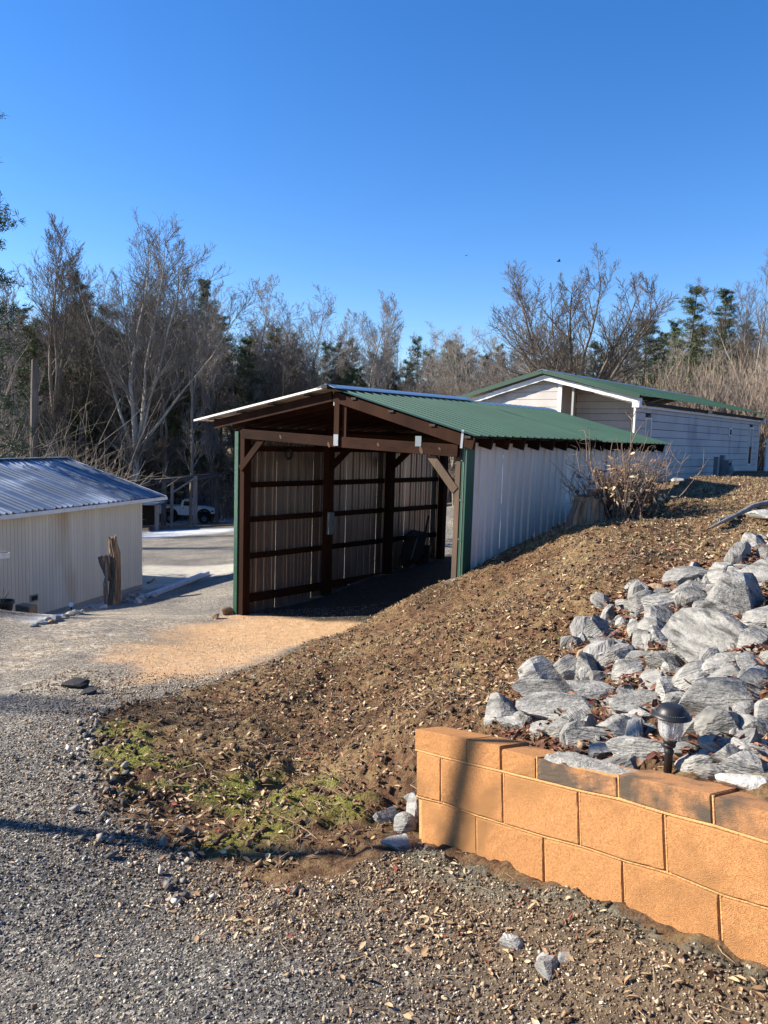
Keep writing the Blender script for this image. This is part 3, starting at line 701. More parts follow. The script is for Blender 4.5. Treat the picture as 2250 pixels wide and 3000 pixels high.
# fascia boards of the gable, wavy aluminium
def fascia(y0, z0, y1, z1, w=.14, nseg=14):
    mb = MB(); P_ = []
    for k in range(nseg+1):
        t = k/nseg; y = y0+(y1-y0)*t; z = z0+(z1-z0)*t; j = .010*math.sin(k*2.1)+.006*math.sin(k*5.3); P_.append((y, z, j))
    vs = []; fs = []
    for y, z, j in P_: vs += [(-.20+j, y, z), (-.20+j*.3, y, z-w+j*.6), (-.165, y, z-w), (-.165, y, z)]
    for k in range(nseg):
        a = 4*k
        for i in range(4): fs.append((a+i, a+(i+1) % 4, a+4+(i+1) % 4, a+4+i))
    fs += [(0,1,2,3), (4*nseg+3, 4*nseg+2, 4*nseg+1, 4*nseg)]
    mb.add(vs, fs); return board(mb, 'fascia', hm_, M['white_trim'])
fascia(-.16, .255-.03, RY, RZ-.09); fascia(RY+.005, RZ-.09, 4.3, RZ-.09-1.69*.26); fascia(4.31, RZ-.09-1.70*.26-.01, 5.35, RZ-.09-2.74*.26-.01)
board(MB().box(-.19, .0, -.19, .0, -.02, .22), 'fascia_return', hm_, M['white_trim'])
# roof panels
x = -.30
while x < HL+.28:
    x1 = min(x+.91, HL+.30)
    prof = ribbed(None, x+.002, x1-.002, 0, 0, rib=.016, pitch=.228)
    jz = R.uniform(-.004, .006)
    zf = lambda y: RZ+.03-abs(y-RY)*(.70/2.75)
    board(sheet(prof, lambda u, h, v: (u, -.24+(RY+.24)*v, zf(-.24+(RY+.24)*v)+h+jz), .0015), 'roof_panel', hm_, [M['green_dark'], M['cream_metal']])
    board(sheet(prof, lambda u, h, v: (u, 5.46+(RY-5.46)*v, zf(5.46+(RY-5.46)*v)+h+jz), .0015), 'roof_panel', hm_, [M['green_dark'], M['cream_metal']])
    x = x1
for y0, z0, y1, z1 in ((-.24, zf(-.24)-.02, RY, zf(RY)-.02), (RY, zf(RY)-.02, 5.46, zf(5.46)-.02)):
    mb = MB(); mb.beam((-.31, y0, z0), (-.31, y1, z1), .012, .12); board(mb, 'rake_trim', hm_, M['green_dark'])
for a_, b_ in ((-.33, 1.6), (1.62, 6.1), (6.12, HL+.32)):
    mb = MB(); mb.prism([(RY-.16, zf(RY-.16)+.02), (RY, zf(RY)+.04), (RY+.16, zf(RY+.16)+.02), (RY+.16, zf(RY+.16)+.008), (RY, zf(RY)+.028), (RY-.16, zf(RY-.16)+.008)], 0, a_, b_); board(mb, 'ridge_cap', hm_, M['ridge'])
for x in (1.61, 6.11): board(MB().box(x-.05, x+.05, RY-.05, RY+.05, zf(RY)+.03, zf(RY)+.09), 'ridge_plug', hm_, M['black'])
board(MB().box(-.16, HL+.1, -.15, -.03, .07, .15), 'eave_soffit', hm_, M['soffit'])
board(MB().box(-.02, HL+.06, -.07, -.022, -.01, .05), 'drip_trim', hm_, M['white_trim'])
board(MB().box(5.2, 5.55, -.215, -.19, .06, .13), 'fascia_patch', hm_, M['curtain'])
board(MB().box(HL-.05, HL+.12, -.2, -.02, -.05, .14), 'fascia_return', hm_, M['white_trim'])
board(MB().box(1.12, HL, .02, HW, -.02, .03), 'ceiling_deck', hm_, M['soffit'])
# electric service pedestals in front of the long wall
def pix_on_home(px, py, out=.6):
    c = HC+HN*out; d = ray(px, py); return d*(np.dot(c, HN)/np.dot(d, HN))
for (px, w_, top, lb) in ((2097, .20, 1340, 'x'), (2114, .20, 1335, 'dark grey steel post rising behind the steel meter box')):
    p = pix_on_home(px, 1385, .75 if px < 2100 else .55); t = pix_on_home(px, top, .75 if px < 2100 else .55)
    mb = MB(); mb.box(-.09, .09, -.06, .06, -.35, t[2]-p[2]); mb.box(-.10, .10, -.07, .07, t[2]-p[2], t[2]-p[2]+.015)
    o = mb.build('utility_post', M['grey_box'], bevel=.004); o.location = p; o.rotation_euler = (0, 0, rad(90-40.8)); tag(o, lb if px > 2100 else 'dark grey steel post standing left of the meter box by the home', 'post')
p = pix_on_home(2125, 1386, .75); t = pix_on_home(2125, 1351, .75)
bx = empty('meter_box', p, rad(90-40.8), 'grey green steel meter box on the ground before the sided home wall', 'meter box')
hh = t[2]-p[2]
MB().box(-.19, .19, -.12, .08, -.3, hh).build('cabinet', M['grey_box'], bx, bevel=.006); MB().box(-.20, .20, -.14, .09, hh, hh+.03).build('lid', M['grey_box'], bx); MB().box(-.15, .15, -.128, -.121, .06, hh-.05).build('door', M['soffit'], bx)
mb = MB(); mb.lathe([(.10, 0), (.12, .12), (.09, .24), (.03, .27)], 12); o = mb.build('junction_pot', M['grey_box']); p = pix_on_home(2137, 1387, .9); o.location = p; tag(o, 'small squat grey green pot right of the meter box', 'utility pot')
p = pix_on_home(2246, 1330, 2.0); mb = MB(); mb.lathe([(.05, -.4), (.05, .85), (.03, .88)], 10); o = mb.build('white_marker_post', M['white_trim']); p = at(2247, 1330, 30); o.location = (p[0], p[1], gz(p[0], p[1])+.1); o.scale = (1.4, 1.4, 1.2); tag(o, 'short white post at the right edge beyond the home', 'post')

# ---------------------------------------------------------------- cream shed on the left
sh = empty('cream_shed', SC, rad(90-17.3), 'long cream board sided shed with low blue grey tin roof on the left', 'shed')
# local x -> SD (away), y -> -SN ; outward is -y. Runs back to x = -10
EZ = 2.35; XL = -9.5
nb = 0; x = -.06
while x > XL:
    x1 = x-.1016
    MB().box(x1+.0055, x, -.012, .004, .02, EZ+.02).build('siding_board', M['cream_wood'], sh) if nb < 62 else None
    x = x1; nb += 1
MB().box(XL, -.02, .0045, .08, -.1, EZ+.05).build('wall_core', M['soffit'], sh)
mb = MB(); xx = -.06-.1016*62
while xx > XL: mb.box(xx-.1016+.0055, xx, -.012, .004, .02, EZ+.02); xx -= .1016
o = mb.build('siding_strip', M['cream_wood'], sh); o['kind'] = 'stuff'
MB().box(-.058, .03, -.022, .05, .02, EZ).build('corner_board', M['cream_wood'], sh)
MB().box(XL, .02, -.03, .09, -.25, .018).build('foundation', M['mortar_grey'], sh)
MB().box(XL, -.02, 5.9, 5.98, -.1, EZ+.05).build('rear_wall', M['cream_wood'], sh); MB().box(-.05, .0, .08, 5.9, -.1, EZ+.05).build('end_wall', M['cream_wood'], sh)
b = MB(); b.prism([(.08, EZ+.05), (5.9, EZ+.05), (3.0, EZ+.88)], 0, -.05, -.0); b.build('gable', M['cream_wood'], sh)
RXE = .72; RZS = 3.30; SL = (RZS-(EZ+.03))/3.28
x = RXE
while x > XL:
    x1 = x-.89
    prof = []; u = x1+.002; pt = .178; n0 = math.ceil((x1+.002)/pt); prof = [(x1+.002, 0)]
    k = n0
    while k*pt < x-.004:
        prof += [(k*pt, .0), (k*pt+pt*.25, .0), (k*pt+pt*.38, .030), (k*pt+pt*.60, .030), (k*pt+pt*.73, .0)]; k += 1
    prof = [p_ for p_ in prof if p_[0] < x-.004]+[(x-.002, 0)]
    jz = R.uniform(0, .004)
    sheet(prof, lambda u, h, v: (u, -.28+3.28*v, EZ+.03+SL*3.28*v+h+jz), .0012).build('roof_panel', [M['shed_roof'], M['cream_metal']], sh)
    sheet([(x1+.002, 0), (x-.002, 0)], lambda u, h, v: (u, 6.28-3.28*v, EZ+.03+SL*3.28*v+h+jz), .0012).build('roof_panel', [M['shed_roof'], M['cream_metal']], sh)
    x = x1
MB().beam((XL, 3.0, RZS+.03), (RXE+.02, 3.0, RZS+.03), .28, .012).build('ridge_cap', M['ridge'], sh)
xs = [XL, -5.6, -2.6, RXE+.06]
for a_, b_ in zip(xs[:-1], xs[1:]):
    MB().beam((a_, -.30, EZ+R.uniform(-.03, -.02)), (b_-.005, -.30, EZ+R.uniform(-.03, -.015)), .02, .085).build('fascia', M['white_trim'], sh)
MB().box(-3.3, .7, -.28, -.012, EZ-.055, EZ-.04).build('soffit', M['cream_wood'], sh); MB().box(XL, -3.31, -.28, -.012, EZ-.055, EZ-.04).build('soffit', M['cream_wood'], sh)
MB().beam((RXE+.01, -.29, EZ), (RXE+.01, 3.0, RZS-.02), .02, .08).build('rake_board', M['white_trim'], sh)
v = MB().box(-4.02, -3.78, -.028, -.0125, .34, .50).build('foundation_vent', M['mortar_grey'], sh); MB().box(-3.99, -3.81, -.031, -.0285, .37, .47).build('vent_grille', M['soffit'], v)

# roof corner of the near building, left edge
p = at(24, 1624, 14.2)
ro = empty('hutch_roof', p, rad(-40), 'dark low roof corner with white edge poking in at the left edge', 'roof')
MB().box(-1.0, 0, -1.0, 0, .0, .04).build('roof_sheet', M['dark_roof'], ro); MB().box(-1.0, .012, .001, .02, -.06, .03).build('fascia', M['white_trim'], ro); MB().box(.001, .02, -1.0, .0, -.06, .03).build('fascia', M['white_trim'], ro)
for x_, y_ in ((-.9, -.9), (-.9, -.2), (-.35, -.9)): MB().box(x_-.04, x_+.04, y_-.04, y_+.04, -2.2, .0).build('post', M['grey_wood'], ro)

# ---------------------------------------------------------------- far pole barn, lean-to, truck, camper
def up_to(p, py, px): # height above p of pixel row py at p's distance
    return at(px, py, math.hypot(p[0], p[1]))[2]-p[2]
pb_ = cast(572, 1546); DB = 52.0
P0 = at(502, 1547, DB); P1 = at(572, 1547, DB+1.0); P2 = at(635, 1534, DB+7)
barn = empty('pole_barn', P0, 0, 'open weathered pole barn over the parked truck', 'pole barn')
def L_(p): return tuple(np.array(p)-P0)
def tp(px, py, d): return at(px, py, d)
BT0 = tp(505, 1402, DB); BT1 = tp(572, 1396, DB+1.0); BT2 = tp(635, 1392, DB+7)
MB().beam(L_(P0-np.array([0,0,.4])), L_(BT0), .17, .17, up=(0,1,0)).build('post', M['grey_wood'], barn)
MB().beam(L_(P1-np.array([0,0,.4])), L_(BT1), .26, .22, up=(0,1,0)).build('post', M['grey_wood'], barn)
MB().beam(L_(P2-np.array([0,0,.4])), L_(BT2), .24, .24, up=(0,1,0)).build('post', M['bark_dark'], barn)
q0 = tp(478, 1505, DB+8); MB().beam(L_(np.array([q0[0], q0[1], -8.2])), L_(tp(478, 1402, DB+8)), .22, .22, up=(0,1,0)).build('post', M['bark_dark'], barn)
MB().beam(L_(tp(503, 1445, DB-.02)), L_(tp(572, 1400, DB+.7)), .12, .12, up=(0,1,0)).build('brace', M['grey_wood'], barn)
MB().beam(L_(tp(582, 1425, DB+2.0)), L_(tp(628, 1392, DB+6)), .14, .14, up=(0,1,0)).build('brace', M['bark_dark'], barn)
E0 = tp(365, 1412, DB-2); E1 = tp(572, 1395, DB+1.0); E2 = tp(648, 1385, DB+7.5)
bk = np.array([-1.6, 4.0, -.2])
for a_, b_, nm in ((E0, E1, 'a'), (E1, E2, 'b')):
    vs = [L_(a_), L_(b_), L_(b_+bk), L_(a_+bk)]; vs += [tuple(np.array(v_)+np.array([0, 0, -.16])) for v_ in vs]
    mb = MB(); mb.add(vs, [(0,1,2,3), (7,6,5,4), (0,4,5,1), (1,5,6,2), (2,6,7,3), (3,7,4,0)]); mb.build('roof_deck', M['dark_roof'], barn)
    MB().beam(L_(a_+np.array([0,0,-.20])), L_(b_+np.array([0,0,-.20])), .12, .16).build('eave_beam', M['bark_dark'], barn)
# lean-to
DL = 47.0; q = tp(460, 1552, DL)
lt = empty('lean_to', q, 0, 'low shed with blue grey tin roof behind the cream shed corner', 'shed')
def Lq(p): return tuple(np.array(p)-q)
A0 = tp(410, 1473, DL-1); A1 = tp(460, 1475, DL); A2 = tp(499, 1462, DL+7); A3 = tp(425, 1456, DL+8)
vs = [Lq(A0-np.array([2,0,0])), Lq(A1), Lq(A2), Lq(A3-np.array([3,0,0]))]; vs += [tuple(np.array(v_)-np.array([0,0,.12])) for v_ in vs]
mb = MB(); mb.add(vs, [(0,1,2,3), (7,6,5,4), (0,4,5,1), (1,5,6,2), (2,6,7,3), (3,7,4,0)]); mb.build('roof', M['shed_roof'], lt)
MB().beam(Lq(q-np.array([0,0,.4])), Lq(A1-np.array([0,0,.1])), .22, .22, up=(0,1,0)).build('post', M['grey_wood'], lt)
w0 = tp(405, 1535, DL+4); w1 = tp(456, 1533, DL+4); mb = MB(); mb.beam(Lq(w0+np.array([0,0,1.4])), Lq(w1+np.array([0,0,1.4])), .15, 3.0); mb.build('back_wall', M['soffit'], lt)
# camper / covered van behind the truck
DV = 70.0; v0 = tp(513, 1530, DV); 
cv = empty('camper', v0, rad(4), 'dark blue covered camper body behind the white pickup', 'camper')
Wd_ = (592-513)/FPX*DV; hh = (1530-1446)/FPX*DV
prof = [(0, 1.0), (0, hh*.88), (.3, hh*.97), (Wd_*.35, hh), (Wd_*.75, hh*.98), (Wd_, hh*.9), (Wd_, 1.0)]
MB().prism(prof, 1, 0, 2.3).build('body', M['blue'], cv, bevel=.03)
w = MB().box(Wd_*.33, Wd_*.62, -.03, -.005, hh*.60, hh*.86).build('window', M['white_trim'], cv); MB().box(Wd_*.35, Wd_*.60, -.045, -.035, hh*.62, hh*.84).build('pane', M['dark_glass'], w)
MB().box(Wd_*.66, Wd_*.9, -.03, -.005, hh*.5, hh*.8).build('window', M['dark_glass'], cv)
for x in (.7, Wd_-.7):
    b = MB(); b.lathe([(.42, -.12), (.45, -.06), (.45, .06), (.42, .12)], 18); o = b.build('wheel', M['tyre'], cv); o.location = (x, .2, .45); o.rotation_euler = (rad(90), 0, 0)
MB().box(Wd_+.05, Wd_+1.2, .2, 2.0, .9, hh*.86).build('cab', M['grey_box'], cv, bevel=.08); 

# white pickup, nose to the right
DT = 63.0; t0 = tp(452, 1533, DT); sc_ = ((634-465)/FPX*DT)/5.2
tk = empty('pickup_truck', (t0[0], t0[1], t0[2]), rad(6), 'white lifted pickup truck parked under the open pole barn', 'truck'); tk.scale = (sc_,)*3
Y0, Y1 = 0, 1.75
def tprism(poly, y0, y1, name, m, par=tk, bevel=.02): return MB().prism(poly, 1, y0, y1).build(name, m, par, bevel=bevel)
tprism([(0,.95),(0,1.50),(2.18,1.50),(2.18,.78),(2.0,.78),(1.92,1.02),(1.75,1.25),(1.5,1.34),(1.2,1.34),(.95,1.25),(.80,1.02),(.74,.85),(.3,.85)], Y0, Y1, 'bed', M['truck_white'])
tprism([(2.2,.75),(2.2,1.52),(2.25,1.56),(3.45,1.50),(4.05,1.46),(4.75,1.34),(5.08,1.22),(5.15,1.0),(5.12,.92),(4.85,.92),(4.78,1.05),(4.62,1.22),(4.38,1.32),(4.1,1.32),(3.85,1.22),(3.70,1.02),(3.62,.80),(3.45,.75)], Y0, Y1, 'body', M['truck_white'])
cab = tprism([(2.22,1.53),(2.34,2.02),(2.44,2.07),(3.05,2.07),(3.15,2.03),(3.62,1.52)], Y0+.10, Y1-.10, 'cab', M['truck_white'])
for yy, y2 in ((Y0+.085, Y0+.098), (Y1-.098, Y1-.085)): tprism([(2.44,1.58),(2.50,1.96),(2.56,1.99),(3.02,1.99),(3.10,1.95),(3.24,1.72),(3.24,1.58)], yy, y2, 'side_window', M['dark_glass'], bevel=0)
MB().beam((3.17, .22, 2.0), (3.60, .22, 1.56), .01, .01).build('windscreen_trim', M['black'], tk)
mb = MB(); mb.add([(3.19,.2,2.005),(3.19,1.55,2.005),(3.63,1.55,1.545),(3.63,.2,1.545),(3.17,.2,1.99),(3.17,1.55,1.99),(3.61,1.55,1.53),(3.61,.2,1.53)], [(0,1,2,3),(7,6,5,4),(0,4,5,1),(1,5,6,2),(2,6,7,3),(3,7,4,0)]); mb.build('windscreen', M['dark_glass'], tk)
d_ = MB().box(2.26, 2.262, -.004, -.001, .80, 1.5).build('door', M['black'], tk); MB().box(3.42, 3.424, -.004, -.001, .80, 1.5).build('door_seam', M['black'], d_); MB().box(2.36, 2.52, -.02, -.0045, 1.36, 1.41).build('handle', M['black'], d_)
MB().box(-.03, -.003, .03, .2, 1.05, 1.35).build('tail_light', M['red'], tk); MB().box(-.001, .10, -.004, -.0012, 1.05, 1.35).build('tail_light', M['red'], tk)
MB().prism([(4.86,1.08),(5.06,1.08),(5.06,1.2),(4.80,1.24)], 1, -.01, .02).build('headlight', M['dark_glass'], tk)
MB().box(5.0, 5.22, -.02, 1.77, .68, .90).build('bumper', M['black'], tk, bevel=.02); MB().box(-.14, -.02, .05, 1.7, .80, .93).build('bumper', M['black'], tk, bevel=.02)
MB().box(.7, 4.8, .3, 1.45, .62, .86).build('chassis', M['black'], tk)
for cx_ in (1.36, 4.24):
    for yy in (.0, 1.55):
        b = MB(); b.lathe([(.34, -.14), (.43, -.12), (.46, -.05), (.46, .05), (.43, .12), (.34, .14)], 26); o = b.build('wheel', M['tyre'], tk); o.location = (cx_, yy+.08, .46); o.rotation_euler = (rad(90), 0, 0)
        b = MB(); b.lathe([(.06, .0), (.22, .01), (.24, .03), (.20, .04)], 16); r_ = b.build('rim', M['grey_box'], o); r_.location = (0, 0, .12)
    b = MB(); 
    for k in range(10):
        a1 = math.pi*k/10; a2 = math.pi*(k+1)/10; b.beam((cx_+.56*math.cos(a1), -.05, .78+.53*math.sin(a1)), (cx_+.56*math.cos(a2), -.05, .78+.53*math.sin(a2)), .12, .05, up=(0,1,0))
    b.build('wheel_flare', M['black'], tk)

# ---------------------------------------------------------------- block wall
wall = empty('block_wall', WO, 0, 'low curved wall of ochre painted concrete blocks with a chipped cap', 'wall')
wn3 = np.cross(wd_, wu_); wn3 = wn3 if np.dot(wn3, wn_) > 0 else -wn3
wn3 /= np.linalg.norm(wn3)
def wpt(px, py):
    d = ray(px, py); k = np.dot(WO, wn3)/np.dot(d, wn3); q = d*k-WO; return np.array([np.dot(q, wd_)/np.dot(wd_, wd_), np.dot(q, np.cross(wn3, wd_))*(1 if np.dot(np.cross(wn3, wd_), wu_) > 0 else -1)])
WUP = np.cross(wn3, wd_); WUP = WUP if np.dot(WUP, wu_) > 0 else -WUP
def wp(s, t, d): return wd_*s+WUP*t+wn3*d      # relative to WO; d towards the road
TOP = [(1212.7,2131.6),(1367.7,2163),(1465.8,2182),(1570,2209),(1808.9,2263),(2085.8,2323.4),(2250,2369)]
B1 = [(1214,2196.5),(1288.6,2217),(1472,2261.4),(1693.7,2316.8),(1810.4,2340.8),(1946.5,2383.5),(2093.7,2421.5),(2250,2470.6)]
B2 = [(1223.7,2335.8),(1293.4,2353),(1389.9,2389.6),(1476.9,2416.5),(1589.2,2452.9),(1700,2481.3),(1823.1,2522.8),(1951.3,2557.6),(2106.3,2622.5),(2250,2665)]
B3 = [(1225,2500),(1390,2560),(1823,2700),(2105,2810),(2250,2890)]
def curve(pts):
    q = np.array([wpt(*p) for p in pts]); s = q[:, 0]; t = q[:, 1]
    return lambda x: np.interp(x, s, t) if x <= s[-1] else t[-1]+(x-s[-1])*((t[-1]-t[-3])/(s[-1]-s[-3]))
ct, c1, c2_, c3 = curve(TOP), curve(B1), curve(B2), curve(B3)
def sof(px, py): return wpt(px, py)[0]
def block(s0, s1, lo, hi, name='block', m=None, front=0.0, depth=.195, j=.0055, jt=.0055, sub=5, chip=False, label=None, topdrop=0, seed=0):
    # gridded block with slightly uneven face, so its edges are worn
    r = random.Random(seed+int(s0*1000)); mb = MB(); a, b = s0+j, s1-j
    n = sub*2; mm = sub+1; vs = []; idx = {}
    def P(u, v, w):
        s = a+(b-a)*u; t0 = lo(s)+jt; t1 = hi(s)-jt-topdrop; t = t0+(t1-t0)*v
        d = front-depth*w
        if chip and v > .99:
            # broken top: front lip falls away to the right
            ch = smooth(.12, .95, u)*.034 + .012*math.sin(u*23+seed)*smooth(.05,.3,u)
            t -= ch*(1.0 if w < .2 else .55 if w < .8 else .2)*(0 if u in (0,) else 1)
        return wp(s, t, d)
    U = [0, .012]+[k/n for k in range(1, n)]+[.988, 1]; Vv = [0, .03]+[k/mm for k in range(1, mm)]+[.97, 1]; Wv = [0, .04, .25, .5, .75, 1]
    def g(i, j_, k):
        key = (i, j_, k)
        if key not in idx:
            p = P(U[i], Vv[j_], Wv[k]); 
            eu = min(i, len(U)-1-i) == 0; ev = min(j_, len(Vv)-1-j_) == 0; ew = k in (0, len(Wv)-1)
            p = p+wn3*r.uniform(-.0012, .0012)
            cnt = eu+ev+ew
            c = wp((a+b)/2, (lo((a+b)/2)+hi((a+b)/2))/2, front-depth/2)
            if cnt >= 2: 
                q = .0035*(cnt-1)+r.uniform(0, .0018)
                dirv = (wd_*(-1 if i > 0 else 1)*(eu) + WUP*(-1 if j_ > 0 else 1)*(ev) + wn3*(-1 if k == 0 else 1)*ew); p = p+dirv*q*.6
            idx[key] = len(vs); vs.append(p)
        return idx[key]
    fs = []
    NU, NV, NW = len(U)-1, len(Vv)-1, len(Wv)-1
    for i in range(NU):
        for j_ in range(NV): fs.append((g(i,j_,0), g(i+1,j_,0), g(i+1,j_+1,0), g(i,j_+1,0))); fs.append((g(i,j_,NW), g(i,j_+1,NW), g(i+1,j_+1,NW), g(i+1,j_,NW)))
    for i in range(NU):
        for k in range(NW): fs.append((g(i,NV,k), g(i+1,NV,k), g(i+1,NV,k+1), g(i,NV,k+1))); fs.append((g(i,0,k), g(i,0,k+1), g(i+1,0,k+1), g(i+1,0,k)))
    for j_ in range(NV):
        for k in range(NW): fs.append((g(0,j_,k), g(0,j_+1,k), g(0,j_+1,k+1), g(0,j_,k+1))); fs.append((g(NU,j_,k), g(NU,j_,k+1), g(NU,j_+1,k+1), g(NU,j_+1,k)))
    mb.add(vs, fs); o = mb.build(name, m or M['block'], wall, smooth_=False)
    if label: o['label'] = label
    return o
jx = lambda p: sof(*p)
r1 = [jx(p) for p in ((1213,2165),(1369,2199),(1467,2222),(1571,2248),(1810,2302),(2088,2372))]; r1 += [r1[-1]+.42, r1[-1]+.84, r1[-1]+1.26]
r2 = [jx(p) for p in ((1219,2266),(1291,2285),(1474,2338),(1697,2398),(1949,2470))]; r2 += [r2[-1]+.405, r2[-1]+.81, r2[-1]+1.2]
r3 = [jx(p) for p in ((1225,2410),(1391,2460),(1591,2520),(1823,2590),(2107,2690))]; r3 += [r3[-1]+.40, r3[-1]+.8]
for i in range(len(r1)-1):
    block(r1[i], r1[i+1], c1, ct, 'cap_block', M['cap'] if i >= 3 else M['block'], front=.0, topdrop=(0, 0, .012, .012, .0, .006, 0, 0)[i], chip=(i == 3), sub=6 if i == 3 else 4, seed=i, label='cap block broken open along its top' if i == 3 else None)
for i in range(len(r2)-1): block(r2[i], r2[i+1], c2_, c1, front=.001, seed=20+i)
for i in range(len(r3)-1): block(r3[i], r3[i+1], c3, c2_, front=-.014 if i == 0 else -.006, seed=40+i)
# mortar core, recessed behind the joints, and rough bare mortar where the cap broke
mb = MB(); vs = []; fs = []; ss = np.linspace(r1[0]+.012, r1[-1]-.02, 40)
for s in ss:
    for t, d in ((ct(s)-.022, -.019), (ct(s)-.022, -.185), (c3(s)+.01, -.185), (c3(s)+.01, -.028)): vs.append(wp(s, t, d))
for i in range(len(ss)-1):
    for k in range(4): fs.append((4*i+k, 4*i+(k+1) % 4, 4*i+4+(k+1) % 4, 4*i+4+k))
fs += [(0,1,2,3), tuple(4*(len(ss)-1)+k for k in (3,2,1,0))]
mb.add(vs, fs); mb.build('mortar', M['mortar'], wall)
# raised beads of mortar in the upper bed joint and the cross joints
def bead(pts, rad_, name='mortar_joint'):
    mb = MB(); vs = []; fs = []; n6 = 6; r = random.Random(len(pts))
    for i, p in enumerate(pts):
        q = np.array(pts[min(i+1, len(pts)-1)])-np.array(pts[max(i-1, 0)]); q /= np.linalg.norm(q)
        s_ = np.cross(q, wn3); s_ /= np.linalg.norm(s_)
        for k in range(n6):
            a = 2*math.pi*k/n6; rr = rad_*r.uniform(.85, 1.1); vs.append(np.array(p)+s_*rr*math.cos(a)+wn3*rr*math.sin(a))
    for i in range(len(pts)-1):
        for k in range(n6): fs.append((i*n6+k, i*n6+(k+1) % n6, (i+1)*n6+(k+1) % n6, (i+1)*n6+k))
    mb.add(vs, fs); return mb.build(name, M['mortar'], wall, smooth_=True)
for cc, dd in ((c1, -.0055), (c2_, -.013)): bead([wp(s, cc(s), dd) for s in np.linspace(r1[0]+.006, r1[-1]-.02, 60)], .0062)
for i in range(1, len(r1)-1):
    if i in (2,): continue
    bead([wp(r1[i], t, -.008) for t in np.linspace(c1(r1[i])+.004, ct(r1[i])-.008, 5)], .0052)
for i in range(1, len(r2)-1): bead([wp(r2[i], t, -.009) for t in np.linspace(c2_(r2[i])+.004, c1(r2[i])-.004, 6)], .0052)
for i in range(1, len(r3)-1): bead([wp(r3[i], t, -.018) for t in np.linspace(c3(r3[i])+.03, c2_(r3[i])-.004, 6)], .0052)
# rough grey mortar bed exposed on the broken cap
sA, sB = r1[3]+.03, r1[4]-.008; nu, nv = 30, 12; vs = []; fs = []
for i in range(nu+1):
    for k in range(nv+1):
        u = i/nu; w = k/nv; s = sA+(sB-sA)*u; dz = smooth(.12, .95, u)*.034*(1 if w < .2 else .6)
        lip = .004 if w > .02 else -.01
        vs.append(wp(s, ct(s)-.014-dz+.010*fbm(u*9, w*6, 77, 3)+lip+.004*math.sin(w*3.1)+(.006 if .1 < w < .95 else -.006), -.002-.19*w*(1-.0*u)))
for i in range(nu):
    for k in range(nv): a = i*(nv+1)+k; fs.append((a, a+nv+1, a+nv+2, a+1))
mb = MB(); mb.add(vs, fs); b_ = len(mb.v)
vs2 = [tuple(np.array(v_)-WUP*.03+wn3*(-.004)) for v_ in vs]; mb.add(vs2, [f[::-1] for f in fs])
mb.build('broken_mortar_bed', M['mortar_grey'], wall)

# ---------------------------------------------------------------- riprap rocks, placed after the photo one by one
big = [(150,1160,150,150,0),(250,1240,190,80,-12),(380,990,190,210,20),(455,1065,330,120,-6),(490,1140,340,130,-5),(560,920,120,140,30),(655,930,160,120,-30),(740,885,120,80,40),(705,805,110,110,0),(618,832,70,84,0,'t'),
(688,700,100,140,30),(820,850,120,130,20),(700,1050,250,100,-8),(880,940,140,125,15),(962,845,140,60,-3),(1085,880,160,90,-15),(948,762,80,120,5),(915,708,60,120,30),(1050,745,110,110,0),
(850,558,90,60,-10),(938,560,105,140,0),(1090,540,190,90,-8),(1038,640,150,120,-30),(1205,385,175,95,0),(1245,465,170,75,-5),(1240,530,130,120,-35),(1390,400,95,150,0),(1528,345,120,55,-3),(1500,405,140,80,-25),(1395,500,80,120,25),
(1505,540,225,200,-30),(1640,390,170,120,-30),(1650,265,70,110,0),(1312,645,160,90,-12),(1178,645,80,100,30),(1330,560,120,80,-10),(1205,795,140,160,0),(1385,790,370,220,-30),(1560,765,140,150,-20),(1635,655,150,150,0),
(1095,475,110,45,-5),(1012,500,60,50,0),(1025,445,110,45,-5,'t'),(1272,955,200,120,25),(1460,870,130,75,-10),(1580,900,120,105,0),(1455,975,170,120,15),(1430,1090,310,170,-5),(1600,985,125,100,-10),(1215,1105,170,75,-5),
(1100,1040,105,120,0),(1010,995,100,120,20),(855,1032,80,65,-25),(830,1085,150,60,15),(960,1115,250,115,-5),(480,1235,150,130,0),(620,1205,160,90,-35),(375,1250,100,70,0),(805,1165,90,55,0),(815,1225,160,100,-10),
(700,1315,240,90,-5),(925,1285,240,90,-22),(745,1385,130,95,5),(940,1400,250,120,-2),(585,1350,110,55,10),(1180,1190,95,80,0),(1215,1280,105,120,0),(1205,1365,100,55,0),(1375,1255,150,175,20),(1540,1195,100,130,0),
(1575,1275,165,130,-35),(1640,1185,70,120,0),(1255,1430,150,90,15),(1400,1350,160,75,-10),(1455,1415,120,85,-20),(1545,1465,190,100,-12),(1380,1500,160,70,0),(1575,1385,160,90,-5),(1565,1560,220,70,-5,'p'),(1640,1470,80,60,0),
(1490,1165,100,80,-30),(790,765,90,50,-5,'t'),(1085,830,70,50,0),(930,1180,110,60,10)]
LEFTR = [(1140,2395,80,55,-20),(1185,2420,55,60,0),(1210,2400,36,110,5),(1165,2480,90,55,-8),(1205,2345,40,40,0)]
ORD = 'first second third fourth fifth sixth seventh eighth ninth tenth eleventh twelfth thirteenth fourteenth fifteenth sixteenth seventeenth eighteenth nineteenth twentieth 21st 22nd 23rd 24th 25th 26th 27th 28th 29th 30th'.split()+[f'{i}'+{1:'st',2:'nd',3:'rd'}.get(i % 10, 'th') for i in range(31, 71)]
rows = [(1330, 'just behind the block wall'), (1170, 'level with the lantern glass'), (1000, 'level with the lantern cap'), (850, 'just above the lantern cap'), (650, 'halfway up the rock bank'), (500, 'high on the rock bank'), (0, 'along the bank top')]
def rowof(y):
    for i, (t, nm) in enumerate(rows):
        if y >= t: return i
